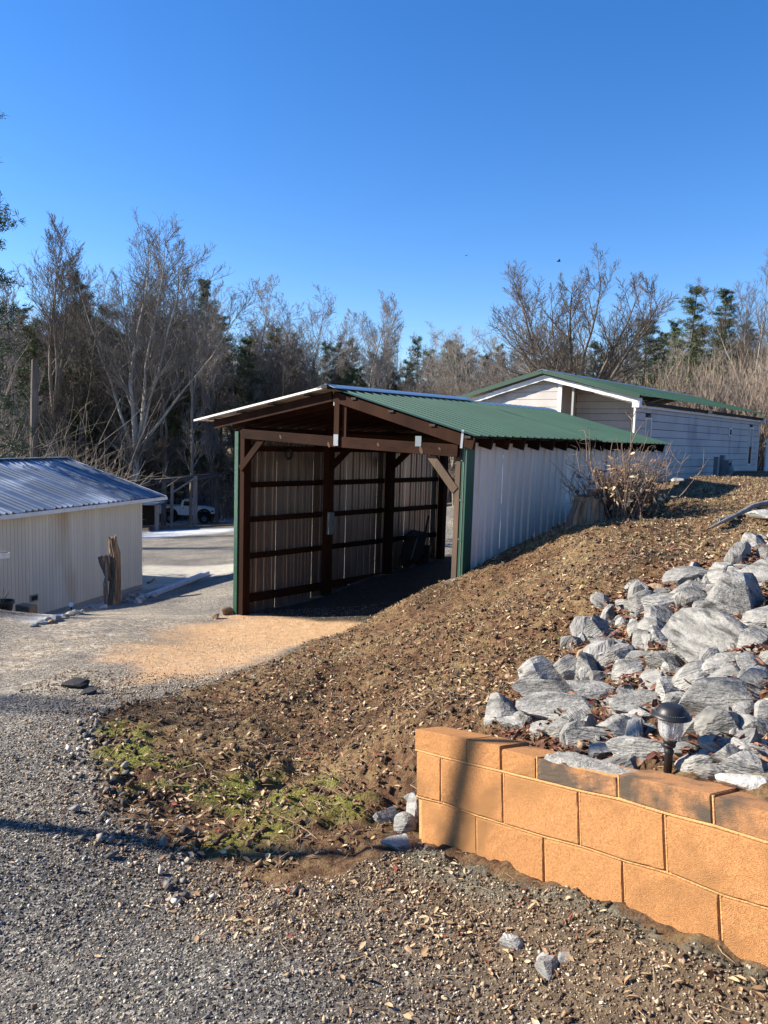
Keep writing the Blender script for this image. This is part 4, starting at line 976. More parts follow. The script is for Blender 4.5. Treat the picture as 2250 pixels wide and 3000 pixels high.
lab = {}
for ri in range(len(rows)):
    mem = sorted([k for k, b in enumerate(big) if rowof(b[1]) == ri], key=lambda k: big[k][0])
    for o_, k in enumerate(mem): lab[k] = (o_, ri, len(mem))
RIPH = lambda x, y: H(x, y)
def hit_rip(px, py): return cast(px, py, 1.2, 40, H)
for k, b in enumerate(big):
    zx, zy, w_, h_, rot = b[:5]; px = 1400+zx*.5124; py = 1500+zy*.5124; w_ *= .5124*1.36; h_ *= .5124*1.38
    p = hit_rip(px, py+h_*.10); d = float(np.linalg.norm(p)); W_ = w_/FPX*d; H_ = h_/FPX*d
    m = {'t': M['rock_tan'], 'p': M['rock_pale']}.get(b[5] if len(b) > 5 else '', M['rock'])
    big_ = W_*H_ > .03
    dep = max(min(W_, H_)*1.0, .08)
    vz = math.atan2(-p[0], p[1])
    o = rock('rock', 100+k, (p[0], p[1], p[2]+H_*.10), (W_*1.12, dep*1.15, H_*1.12), (rad(-22), rad(-rot*1.0), vz), m, 3)
    # turn so the broad face looks up and outwards along the slope
    oi, ri, nmem = lab[k]
    size = 'very large' if W_*H_ > .075 else 'large' if W_*H_ > .03 else 'medium' if W_*H_ > .013 else 'small'
    shp = 'slab like' if w_ > 1.8*h_ else 'upright' if h_ > 1.25*w_ else 'angular'
    colr = {'t': 'tan', 'p': 'pale'}.get(b[5] if len(b) > 5 else '', 'grey')
    which = 'leftmost' if oi == 0 else 'rightmost' if oi == nmem-1 else ORD[oi]+' from left'
    tag(o, f'{size} {colr} {shp} rock, {which} of those {rows[ri][1]}', 'rock', 'riprap rocks on the bank behind the block wall')
for k, (px, py, w_, h_, rot) in enumerate(LEFTR):
    p = hit_rip(px, py+h_*.15); d = float(np.linalg.norm(p)); W_ = w_/FPX*d; H_ = h_/FPX*d
    o = rock('rock', 300+k, (p[0], p[1], p[2]+H_*.2), (W_*1.1, max(W_, H_)*.8, H_*1.1), (rad(-20), rad(-rot), 0), M['rock'], 3)
    tag(o, ['dark angular rock at the back left of the wall foot', 'pale rock touching the wall foot behind the lowest one', 'tall narrow rock leaning on the free end of the block wall', 'largest pale rock lowest at the free end of the block wall', 'small rock highest against the free end of the block wall'][k], 'rock', 'rocks piled at the free end of the wall')
# small filler stones wedged between
rr = random.Random(5); cnt = 0
xs = [p[0] for p in RIP]; ys = [p[1] for p in RIP]
fill = []
while cnt < 210:
    x = rr.uniform(.2, 4.2); y = rr.uniform(1.6, 8.2)
    s, d = wallcoord(x, y)
    if not in_poly(np.array([x]), np.array([y]), RIP)[0] or d > -.25: continue
    sz = rr.uniform(.08, .165)*(1 if rr.random() < .8 else 1.4)
    o = rock('small_rock', 500+cnt % 12, (x, y, gz(x, y)+sz*.05), (sz*1.3, sz, sz*.75), (rr.uniform(-.5, .5), rr.uniform(-.5, .5), rr.uniform(0, 6)), M['rock'], 2) if cnt < 12 else None
    if o is None:
        src = fill[cnt % 12]; o = src.copy(); COL.objects.link(o); k_ = sz/.13; o.scale = (k_*rr.uniform(.8, 1.2), k_*rr.uniform(.8, 1.2), k_*1.1); o.location = (x, y, gz(x, y)+sz*.05); o.rotation_euler = (rr.uniform(-3, 3), rr.uniform(-3, 3), rr.uniform(0, 6))
    fill.append(o); cnt += 1

def pix(p):
    q = np.array(p, float); w_ = q@cf; return 1125+FPX*(q@cxv)/w_, 1500-FPX*(q@cuv)/w_
fr = {}
for o in fill:
    px, py = pix(o.location); fr.setdefault(rowof((py-1500)/.5124), []).append((px, o))
for ri, mem in fr.items():
    mem.sort(key=lambda t: t[0])
    for k, (px, o) in enumerate(mem):
        kk = k if k < 20 else min(len(mem)-1-k, 69); w1 = ORD[kk]
        tag(o, f"small wedged stone, {w1} from {'left' if k < 20 else 'right'} of the small ones {rows[ri][1]}", 'rock', 'small filler stones between the riprap rocks')

# ---------------------------------------------------------------- lantern behind the wall
lp = WO+wp(sof(1955, 2250)+.0, 0, 0); base = at(1957, 2245, 3.02); 
Lx, Ly = base[0], base[1]; zc = at(1951, 2085, 3.02)[2]
ln = empty('path_lantern', (Lx, Ly, zc-.42), 0, 'black solar path lantern with ribbed clear glass standing behind the block wall', 'lantern')
Z = .42
b = MB(); b.lathe([(.012, 0), (.012, Z-.125)], 14); b.lathe([(.0155, Z-.245), (.0155, Z-.165), (.018, Z-.16), (.018, Z-.15), (.014, Z-.145), (.014, Z-.138), (.022, Z-.134), (.024, Z-.126), (.018, Z-.12)], 20); b.build('stake', M['black'], ln, smooth_=True)
b = MB(); b.lathe([(.0215, Z-.123), (.025, Z-.116), (.027, Z-.108), (.025, Z-.103), (.012, Z-.101)], 24); b.build('collar', M['black'], ln, smooth_=True)
# glass: 10-lobed bowl
prof = [(.021, -.108), (.036, -.092), (.044, -.066), (.045, -.040), (.048, -.022), (.055, -.012)]
vs = []; fs = []; n_ = 60
for layer, off in ((0, 0), (1, -.0022)):
    for r_, z in prof:
        for k in range(n_): a = 2*math.pi*k/n_; rr_ = (r_+off)*(1-.055*abs(math.sin(a*5))**.6*(-1)); vs.append((rr_*math.cos(a), rr_*math.sin(a), Z+z))
np_ = len(prof)
for ly in (0, 1):
    for i in range(np_-1):
        for k in range(n_): q = [ly*np_*n_+i*n_+k, ly*np_*n_+i*n_+(k+1) % n_, ly*np_*n_+(i+1)*n_+(k+1) % n_, ly*np_*n_+(i+1)*n_+k]; fs.append(tuple(q if ly == 0 else q[::-1]))
mb = MB(); mb.add(vs, fs); mb.build('glass', M['glass'], ln, smooth_=True)
b = MB(); b.lathe([(.007, -.10+Z), (.007, Z-.06), (.012, Z-.055), (.014, Z-.02), (.014, Z-.012)], 14); b.build('lamp', M['black'], ln, smooth_=True)
for k in range(5):
    a = 2*math.pi*k/5+.35; mb = MB(); mb.beam((.047*math.cos(a), .047*math.sin(a), Z-.012), (.037*math.cos(a), .037*math.sin(a), Z-.07), .007, .004); mb.beam((.037*math.cos(a), .037*math.sin(a), Z-.07), (.024*math.cos(a), .024*math.sin(a), Z-.104), .005, .003); mb.build('rib', M['black'], ln)
b = MB(); b.lathe([(.030, Z-.012), (.074, Z-.014), (.0745, Z-.010), (.066, Z-.004), (.057, Z+.004), (.055, Z+.008), (.050, Z+.018), (.040, Z+.027), (.032, Z+.030), (.0, Z+.0305)], 40); cap = b.build('cap', M['black'], ln, smooth_=True)
for k in range(44):
    a = 2*math.pi*k/44; b = MB() if k == 0 else b
    b.lathe([(.0012, 0), (.0018, .0012), (.0012, .0026)], 5, c=(.0605*math.cos(a), .0605*math.sin(a), Z+.0015))
b.build('beading', M['grey_box'], cap)

# ---------------------------------------------------------------- smaller things
def trunk_mesh(name, path, radii, m, parent=None, sides=14, seed=0, rough=.12, flute=.1, cap=True, jag=0):
    """an uneven tapering trunk along a path"""
    r = random.Random(seed); vs = []; fs = []; n = len(path); ph = r.uniform(0, 6)
    for i, (p, ra) in enumerate(zip(path, radii)):
        q = np.array(path[min(i+1, n-1)], float)-np.array(path[max(i-1, 0)], float); q /= np.linalg.norm(q)
        s = np.cross(q, [0, 1, .01]); s /= np.linalg.norm(s); t = np.cross(q, s)
        for k in range(sides):
            a = 2*math.pi*k/sides; rr_ = ra*(1+flute*math.sin(3*a+ph+i*.15)+rough*r.uniform(-1, 1)*.6+rough*.8*math.sin(7*a+ph))
            off = q*(jag*r.uniform(-1, 1) if i == n-1 else 0)
            vs.append(np.array(p)+s*rr_*math.cos(a)+t*rr_*math.sin(a)+off)
    for i in range(n-1):
        for k in range(sides): fs.append((i*sides+k, i*sides+(k+1) % sides, (i+1)*sides+(k+1) % sides, (i+1)*sides+k))
    if cap:
        c = len(vs); vs.append(np.mean(vs[-sides:], axis=0)-np.array([0, 0, .03 if jag else 0])); fs += [((n-1)*sides+k, (n-1)*sides+(k+1) % sides, c) for k in range(sides)]
    mb = MB(); mb.add(vs, fs); return mb.build(name, m, parent)

# forked dead stump on the edge of the drive
p = at(333, 1772, 17.0); zb = gz(p[0], p[1])
st = empty('dead_stump', (p[0], p[1], zb), 0, 'tall forked dead tree stump with peeling bark on the drive edge', 'tree stump')
hs_ = (1772-1582)/FPX*17.2
rx = lambda px, py: at(px, py, 17.0)-np.array([p[0], p[1], zb])
pth = [rx(334, 1790)-np.array([0,0,.2]), rx(334, 1765), rx(336, 1740), rx(338, 1700), rx(338, 1660), rx(336, 1620), rx(330, 1595), rx(329, 1578)]
trunk_mesh('trunk', pth, [.14, .12, .105, .10, .10, .10, .085, .075], M['old_wood'], st, 22, 3, .14, .12, True, .07)
pth = [rx(322, 1700), rx(314, 1672), rx(305, 1650), rx(302, 1630)]
trunk_mesh('limb_stub', pth, [.07, .075, .09, .10], M['old_wood'], st, 14, 4, .14, .1, True, .02)
for k, (a, b_) in enumerate((((320, 1770), (318, 1690)), ((326, 1740), (322, 1640)), ((350, 1745), (353, 1640)), ((317, 1720), (315, 1700)))):
    pa, pb2 = rx(*a), rx(*b_); off = np.array([-.03, -.14, 0]); mid = (pa+pb2)/2+np.array([.03*math.sin(k*3), -.03, 0])
    trunk_mesh('bark_strip', [pa+off, mid+off, pb2+off], [.02, .03, .015], M['grey_wood'] if k % 2 else M['old_wood'], st, 6, 30+k, .3, .2)
trunk_mesh('splinter', [rx(330, 1580), rx(341, 1566)], [.012, .004], M['rock_pale'], st, 5, 9)
# spotlight on a stake
p = at(216, 1796, 15.6); z0 = gz(p[0], p[1]); sp = empty('stake_light', (p[0], p[1], z0), 0, 'small round garden spotlight on a thin leaning stake by the shed', 'garden light')
top = at(208, 1771, 15.6)-np.array([p[0], p[1], z0])
MB().beam((0, 0, -.05), tuple(top-np.array([0, 0, .05])), .02, .02, up=(0,1,0)).build('stake', M['black'], sp)
b = MB(); b.lathe([(.02, -.06), (.045, -.03), (.055, .0), (.055, .02)], 16); o = b.build('lamp_head', M['galv'], sp); o.location = tuple(top); o.rotation_euler = (rad(70), 0, rad(20))
b = MB(); b.lathe([(.045, .0), (.046, .006)], 16); l_ = b.build('lens', M['white_trim'], o); l_.location = (0, 0, .018)
p2_ = at(203, 1768, 15.75)
# square stone block, planter pot at the left edge
p = at(78, 1826, 14.7); o = MB().box(-.17, .17, -.1, .1, -.1, .27).build('stone_block', M['rock_tan'], bevel=.015); o.location = (p[0], p[1], gz(p[0], p[1])); o.rotation_euler = (0, 0, rad(-22)); tag(o, 'squared brown stone block at the foot of the shed wall', 'stone')
p = at(8, 1843, 13.9); pt_ = empty('planter_pot', on(p), 0, 'black plastic planter pot at the left edge before the shed', 'planter')
b = MB(); b.lathe([(.13, 0), (.17, .24), (.19, .245), (.19, .29), (.165, .29), (.15, .2)], 20); b.build('pot', M['black'], pt_); MB().box(.02, .06, -.176, -.165, .06, .12).build('sticker', M['white_trim'], pt_)
for k in range(7):
    a = k*.9; trunk_mesh('stem', [(0, 0, .2), (.05*math.cos(a), .05*math.sin(a), .34), (.12*math.cos(a), .12*math.sin(a), .42+.02*k)], [.005, .004, .002], M['twig'], pt_, 4, k)
# frosted timber along the slab, and the stick on the concrete
a0 = at(404, 1748, 18.4); a1 = at(608, 1693, 22.2)
a0[2] = gz(a0[0], a0[1])+.05; a1[2] = gz(a1[0], a1[1])+.05
fm = mat('frosted_timber', (.42,.45,.50), .8, .2, 5, .2, 30)
o = MB().beam(tuple(a0-a0), tuple(a1-a0), .15, .12).build('frosted_timber', fm, bevel=.02); o.location = a0; tag(o, 'long straight frosted timber lying along the drive beyond the stump', 'timber')
a0 = cast(433, 1712, 3, 60, H); a1 = cast(452, 1706, 3, 60, H); o = trunk_mesh('stick', [np.zeros(3)+[0,0,.04], (a1-a0)*.5+[0,0,.05], (a1-a0)+[0,0,.08]], [.035, .03, .04], M['old_wood'], None, 7, 2); o.location = a0; tag(o, 'short dark stick lying on the pale concrete beside the shed', 'stick')
b = MB(); b.lathe([(.04, 0), (.10, .02), (.12, .06), (.06, .1), (.02, .12)], 12); o = b.build('frosted_fitting', M['galv']); q = cast(476, 1733, 3, 60, H); o.location = (q[0], q[1], q[2]+.05); tag(o, 'small shiny metal fitting sitting on the frosted timber', 'fitting')
# border stones down the edge of the drive
bord = [(100,1836),(125,1828),(140,1822),(152,1826),(165,1820),(178,1814),(148,1815),(192,1808),(205,1804),(228,1798),(240,1794),(255,1790),(270,1786),(286,1784),(300,1782),(350,1768),(362,1764),(373,1758),(385,1762),(396,1754),(410,1760),(420,1756),(432,1753),(445,1750),(390,1750),(404,1766),(455,1748),(368,1756)]
nmb = 0
for k, (px, py) in enumerate(bord):
    q = cast(px, py, 4, 40, H); sz = R.uniform(.10, .20)*(1.6 if k in (24,) else 1)
    o = rock('edging_stone', 700+k, (q[0], q[1], q[2]+sz*.12), (sz*1.25, sz, sz*.7), (R.uniform(-.3, .3), R.uniform(-.3, .3), R.uniform(0, 6)), [M['rock'], M['rock_pale'], M['rock_pale'], M['rock_tan']][k % 4], 2)
    if k == 24: tag(o, 'biggest pale round stone in the edging just right of the stump', 'stone', 'edging stones along the drive')
    elif px < 330: tag(o, f'edging stone, {ORD[sorted(q_[0] for q_ in bord if q_[0] < 330).index(px)]} from the square stone block towards the stump', 'stone', 'edging stones left of the stump')
    else: tag(o, f'edging stone, {ORD[sorted(q_[0]+q_[1]*1e-4 for q_ in bord if q_[0] > 330).index(px+py*1e-4)]} from the forked stump going right', 'stone', 'edging stones right of the stump')
# rocks at the carport post
q = cast(664, 1801, 4, 40, H); o = rock('rock', 801, (q[0], q[1], q[2]+.06), (.24, .18, .17), (0, .2, .5), M['rock_tan'], 3); tag(o, 'orange brown rock beside the foot of the green carport post', 'rock')
q = cast(634, 1813, 4, 40, H); o = rock('rock', 802, (q[0], q[1], q[2]+.04), (.12, .10, .14), (0, .5, .9), M['rock_tan'], 2); tag(o, 'small dark pointed rock left of the orange brown rock', 'rock')
# contents of the carport
q = cast(827, 1740, 4, 40, H); o = rock('rock', 803, (q[0], q[1], q[2]+.05), (.13, .12, .12), (0,0,0), M['rock_pale'], 2); tag(o, 'round pale stone on the dark floor near the carport wall', 'rock')
q = cast(955, 1722, 4, 40, H)
gx_, gy_ = np.meshgrid(np.linspace(-1, 1, 15), np.linspace(-1, 1, 11), indexing='ij')
zz = .09*np.exp(-(gx_**2+gy_**2)*1.4)+.025*fbm(gx_*2+5, gy_*2, 4, 3)+.004
V2 = np.stack([gx_.ravel()*.20*(1+.15*fbm(gy_.ravel(), gx_.ravel(), 3, 2)), gy_.ravel()*.14, zz.ravel()], 1); ii = np.arange(14*10); aa = (ii//10)*11+ii % 10
o = np_mesh('grey_rag', np.r_[V2, V2-[0, 0, .008]], np.r_[np.stack([aa, aa+11, aa+12, aa+1], 1), np.stack([aa+1, aa+12, aa+11, aa], 1)+len(V2)], M['cloth'], smooth_=True, quads=True); o.location = tuple(q+np.array([0,0,.02])); tag(o, 'crumpled grey rag lying on the dark carport floor', 'rag')
q = cast(1021, 1714, 4, 40, H); o = rock('rock', 804, (q[0], q[1], q[2]+.01), (.07, .05, .03), (0,0,0), M['rock_pale'], 1); tag(o, 'tiny pale chip on the dark floor right of the rag', 'rock')
# wheelbarrow stood on end and a bucket at the rear
bpos = cast(1195, 1664, 4, 40, H); bz = gz(bpos[0], bpos[1]); wb = empty('wheelbarrow', (bpos[0], bpos[1], bz), -rad(43.2), 'dark wheelbarrow tipped up on end against the rear carport wall', 'wheelbarrow'); wb.scale = (.85, .85, .8)
mb = MB(); mb.add([(-.28,.12,.12),(.28,.12,.12),(.36,.30,.95),(-.36,.30,.95),(-.20,-.12,.25),(.20,-.12,.25),(.24,.02,.80),(-.24,.02,.80)], [(0,1,2,3),(4,7,6,5),(0,4,5,1),(1,5,6,2),(2,6,7,3),(3,7,4,0)]); mb.build('tray', M['black'], wb, bevel=.02)
for sx in (-.16, .16): MB().beam((sx, .2, .05), (sx*1.5, .42, 1.35), .035, .035).build('handle', M['timber'], wb); MB().beam((sx*1.2, .15, .7), (sx*1.2, -.15, 1.0), .025, .025).build('leg', M['black'], wb)
b = MB(); b.lathe([(.12, -.04), (.17, -.03), (.18, 0), (.17, .03), (.12, .04)], 18); o = b.build('wheel', M['tyre'], wb); o.location = (0, -.05, .18); o.rotation_euler = (0, rad(90), 0)
bpos = cast(1240, 1650, 4, 40, H); bk_ = empty('bucket', (bpos[0], bpos[1], gz(bpos[0], bpos[1])), 0, 'dark bucket standing right of the wheelbarrow in the carport', 'bucket')
b = MB(); b.lathe([(.12, 0), (.155, .33), (.165, .33), (.165, .36), (.15, .36), (.14, .3)], 20); b.build('body', M['black'], bk_); MB().beam((-.16, 0, .33), (0, -.17, .24), .008, .008).build('handle', M['galv'], bk_)
# hanging ring on the top girt
b = MB(); vs = []; fs = []; N1, N2 = 20, 7
for i in range(N1):
    for k in range(N2): a = 2*math.pi*i/N1; c = 2*math.pi*k/N2; vs.append(((.065+.022*math.cos(c))*math.cos(a), .022*math.sin(c), (.085+.022*math.cos(c))*math.sin(a)))
for i in range(N1):
    for k in range(N2): fs.append((i*N2+k, ((i+1) % N1)*N2+k, ((i+1) % N1)*N2+(k+1) % N2, i*N2+(k+1) % N2))
b.add(vs, fs); o = b.build('coiled_strap', M['black'], smooth_=True); o.location = tuple(cp(.12, 1.0, 2.66)); o.rotation_euler = (0, 0, rad(46.8)); tag(o, 'small dark coil hanging from the top girt in the carport', 'strap')
o = MB().box(-.03, .03, -.06, .06, -.2, .2).build('switch_box', M['grey_box']); o.location = tuple(cp(.24, 1.90, 1.42)); o.rotation_euler = (0, 0, -rad(43.2)); tag(o, 'narrow grey box fixed to the middle carport post', 'box')

# ---------------------------------------------------------------- tube builder for branches
class Tubes:
    def __init__(s): s.V = []; s.F = []; s.n = 0
    def add(s, pts, rads, sides):
        pts = np.asarray(pts, float); n = len(pts)
        t = np.gradient(pts, axis=0); t /= np.linalg.norm(t, axis=1)[:, None]+1e-9
        ref = np.array([.31, .83, .22]) if abs(t[0, 2]) > .7 else np.array([0, 0, 1.0])
        s1 = np.cross(t, ref); s1 /= np.linalg.norm(s1, axis=1)[:, None]+1e-9; s2 = np.cross(t, s1)
        a = np.arange(sides)*2*math.pi/sides
        ring = pts[:, None]+np.asarray(rads)[:, None, None]*(s1[:, None]*np.cos(a)[None, :, None]+s2[:, None]*np.sin(a)[None, :, None])
        s.V.append(ring.reshape(-1, 3)); k = np.arange(sides); k2 = (k+1) % sides
        for i in range(n-1): s.F.append(np.stack([s.n+i*sides+k, s.n+i*sides+k2, s.n+(i+1)*sides+k2, s.n+(i+1)*sides+k], 1))
        s.n += n*sides
    def mesh(s, name, m, parent=None): return np_mesh(name, np.concatenate(s.V), np.concatenate(s.F), m, parent, quads=True, smooth_=True)
def wander(p, d, L, n, wob, up, r):
    pts = [np.array(p, float)]; d = np.array(d, float); st_ = L/n
    for i in range(n):
        d = d+np.array([r.gauss(0, wob), r.gauss(0, wob), r.gauss(0, wob*.7)+up]); d /= np.linalg.norm(d); pts.append(pts[-1]+d*st_)
    return np.array(pts)
def bare_tree(seed, h, r0, fork=.35, nforks=3, spread=.5, nb=(7, 6, 5), lens=(.34, .45, .5), ang0=(.38, .82), up=.10, wob=.12, twig=.0055, first=.35, stem_wob=.04, last=True):
    """returns (trunk Tubes, crown Tubes) of a leafless broadleaf of height h at the origin"""
    r = random.Random(seed); T = Tubes(); B = Tubes()
    tr = wander((0, 0, -.4), (r.uniform(-.05, .05), r.uniform(-.05, .05), 1), h*fork+.4, 7, stem_wob, .02, r)
    rt = np.linspace(r0*1.15, r0*.78, 8); rt[0] *= 1.3; T.add(tr, rt, 9)
    stems = []
    for k in range(nforks):
        a = 2*math.pi*k/nforks+r.uniform(-.5, .5); sp_ = spread*r.uniform(.6, 1.15)*(0.25 if k == 0 else 1)
        d = np.array([math.cos(a)*sp_, math.sin(a)*sp_, 1]); L = h*(1-fork)*r.uniform(.82, 1.0)/math.sqrt(1+sp_*sp_*.3)
        pts = wander(tr[-1], d, L, 9, .07, .06, r); rr_ = np.linspace(r0*.62*(1.15 if k == 0 else .8), .012, 10); T.add(pts, rr_, 6); stems.append((pts, rr_, L))
    if first < fork: stems.append((tr[int(7*first/fork*.8):], rt[int(7*first/fork*.8):], h*.5))
    def grow(pts, rr_, L, lev):
        n = nb[lev]; 
        for k in range(n):
            t = (.18 if lev == 0 else .15)+(.82 if lev == 0 else .85)*(k+r.random()*.8)/n; f = t*(len(pts)-1); i = min(int(f), len(pts)-2); p = pts[i]+(pts[i+1]-pts[i])*(f-i)
            ax = pts[i+1]-pts[i]; ax /= np.linalg.norm(ax); rd = np.array([r.gauss(0, 1), r.gauss(0, 1), r.gauss(0, .5)+.25]); rd -= ax*np.dot(rd, ax); rd /= np.linalg.norm(rd)+1e-9
            ang = r.uniform(*(ang0 if lev == 0 else (.38, .85))); d = ax*math.cos(ang)+rd*math.sin(ang)
            l_ = L*lens[lev]*(1.15-.65*t)*r.uniform(.7, 1.2); rb = max(min(float(rr_[i])*.55, l_*.022), twig)
            ns = (5, 4, 3)[lev]; q = wander(p, d, l_, ns, wob, up*(1.2 if lev == 0 else .8), r); rq = np.linspace(rb, max(rb*.25, twig*.6), ns+1)
            (T if 0 else B).add(q, rq, (5, 4, 3)[lev])
            if lev+1 < len(nb): grow(q, rq, l_, lev+1)
            elif last:
                for _ in range(2):
                    j = r.randrange(1, ns+1); dd = np.array([r.gauss(0, .5), r.gauss(0, .5), r.gauss(.3, .4)]); dd /= np.linalg.norm(dd)+1e-9; dd += d; dd /= np.linalg.norm(dd)+1e-9
                    B.add(np.array([q[j], q[j]+dd*l_*.7]), [twig*.8, twig*.45], 3)
    for pts, rr_, L in stems: grow(pts, rr_, L, 0)
    return T, B
VH = []; PH = []
def mtop(me):
    a = np.empty(len(me.vertices)*3, np.float32); me.vertices.foreach_get('co', a); return float(np.percentile(a[2::3], 99.8))
def tree_thing(seed, pos, rz, sc, label, group, tm, bm_, variants, name='bare_tree', cat='tree'):
    v = variants[seed % len(variants)]
    t = empty(name, pos, rz, label, cat, group); t.scale = (sc[0], sc[0], sc[1])
    for nm, me, m in (('trunk', v[0], tm), ('crown', v[1], bm_)):
        o = bpy.data.objects.new(nm, me); COL.objects.link(o); o.parent = t
        if m is not None: o.material_slots[0].link = 'OBJECT'; o.material_slots[0].material = m
    return t
def to_mesh(tubes, name, m):
    o = tubes.mesh(name, m); me = o.data; bpy.data.objects.remove(o); return me
SPEC = [dict(h=20, r0=.20, fork=.26, nforks=7, spread=.52, nb=(12,7,5), up=.11, wob=.07, lens=(.36,.48,.55), first=.22), dict(h=20, r0=.16, fork=.40, nforks=4, spread=.28, nb=(13,7,5), up=.14, wob=.06, lens=(.28,.5,.55), first=.3),
        dict(h=20, r0=.13, fork=.25, nforks=2, spread=.20, nb=(17,7,5), up=.10, wob=.07, lens=(.24,.5,.55), first=.2), dict(h=20, r0=.18, fork=.20, nforks=6, spread=.62, nb=(10,7,5), up=.09, wob=.09, lens=(.38,.48,.55), first=.5),
        dict(h=20, r0=.12, fork=.5, nforks=3, spread=.2, nb=(15,6,5), up=.12, wob=.06, lens=(.24,.5,.55), first=.25), dict(h=20, r0=.15, fork=.30, nforks=4, spread=.42, nb=(11,7,5), up=.04, wob=.14, lens=(.34,.5,.55), first=.2)]
VAR = []
for k, s_ in enumerate(SPEC):
    T, B = bare_tree(40+k, twig=.011, **s_); VAR.append((to_mesh(T, 'trunk', M['bark']), to_mesh(B, 'crown', M['twig'])))
def pine(seed, h, r0, clumps, base=.35, w=.22, dens=14):
    r = random.Random(seed); T = Tubes(); tr = wander((0,0,-.3), (0,0,1), h+.3, 10, .02, .02, r); T.add(tr, np.linspace(r0, .03, 11), 8)
    nv = []; nf = []; at_ = []
    n = clumps
    for k in range(n):
        t = base+(1-base)*((k+r.random())/n); f = t*10; i = min(int(f), 9); p = tr[i]+(tr[i+1]-tr[i])*(f-i)
        a = r.uniform(0, 6.28); L = h*w*(1-t*.78)*r.uniform(.6, 1.15)*(1 if t > base+.12 else .7)
        q = wander(p, (math.cos(a), math.sin(a), r.uniform(-.25, .65)), L*r.uniform(.7, 1.25), 4, .12, .05, r); T.add(q, np.linspace(.05*(1.2-t), .012, 5), 4)
        for m_ in range(dens):
            j = r.uniform(1.2, 4); jj = min(int(j), 3); c = q[jj]+(q[jj+1]-q[jj])*(j-jj)+np.array([r.gauss(0, .28), r.gauss(0, .28), r.gauss(.05, .16)])*min(1, L*.5)
            sh_ = r.random()
            for _ in range(11):
                d = np.array([r.gauss(0, 1), r.gauss(0, 1), r.gauss(.35, .8)]); d /= np.linalg.norm(d); s = np.cross(d, [r.gauss(0,1), r.gauss(0,1), r.gauss(0,1)]); s /= np.linalg.norm(s)+1e-9
                l_ = r.uniform(.16, .34); b0 = len(nv); c_ = c+s*r.gauss(0, .10); nv += [c_-s*.022, c_+s*.022, c_+d*l_]; nf.append((b0, b0+1, b0+2)); at_ += [sh_]*3
    return T, (np.array(nv), np.array(nf), np.array(at_))
PV = []
for k, (h, cl, base, w, dens) in enumerate([(20, 85, .38, .22, 18), (20, 130, .12, .22, 15), (20, 75, .52, .17, 16)]):
    T, (nv, nf, na) = pine(60+k, h, .24, cl, base, w, dens); o = np_mesh('crown', nv, nf, M['needle'], attrs={'rnd': na}); me = o.data; bpy.data.objects.remove(o); PV.append((to_mesh(T, 'trunk', M['bark_dark']), me))
VH += [mtop(v[1]) for v in VAR]; PH += [mtop(v[1]) for v in PV]
ALLH = [VH[1], VH[2], VH[4], VH[5], VH[3], PH[0], PH[1]]
def tree_at(kind, v, px, pytop, dist, label=None, group=None, rz=None, wide=1.0, tm=None, bm_=None):
    b = at(px, 1400, dist); zb = gz(b[0], b[1]); top = at(px, pytop, dist)[2]; hh = top-zb; s = hh/(VH if kind == 'b' else PH)[v]
    t = tree_thing(v, (b[0], b[1], zb-.1), R.uniform(0, 6.28) if rz is None else rz, (s*wide, s), label, group, tm, bm_, VAR if kind == 'b' else PV, 'bare_tree' if kind == 'b' else 'pine_tree', 'tree')
    return t
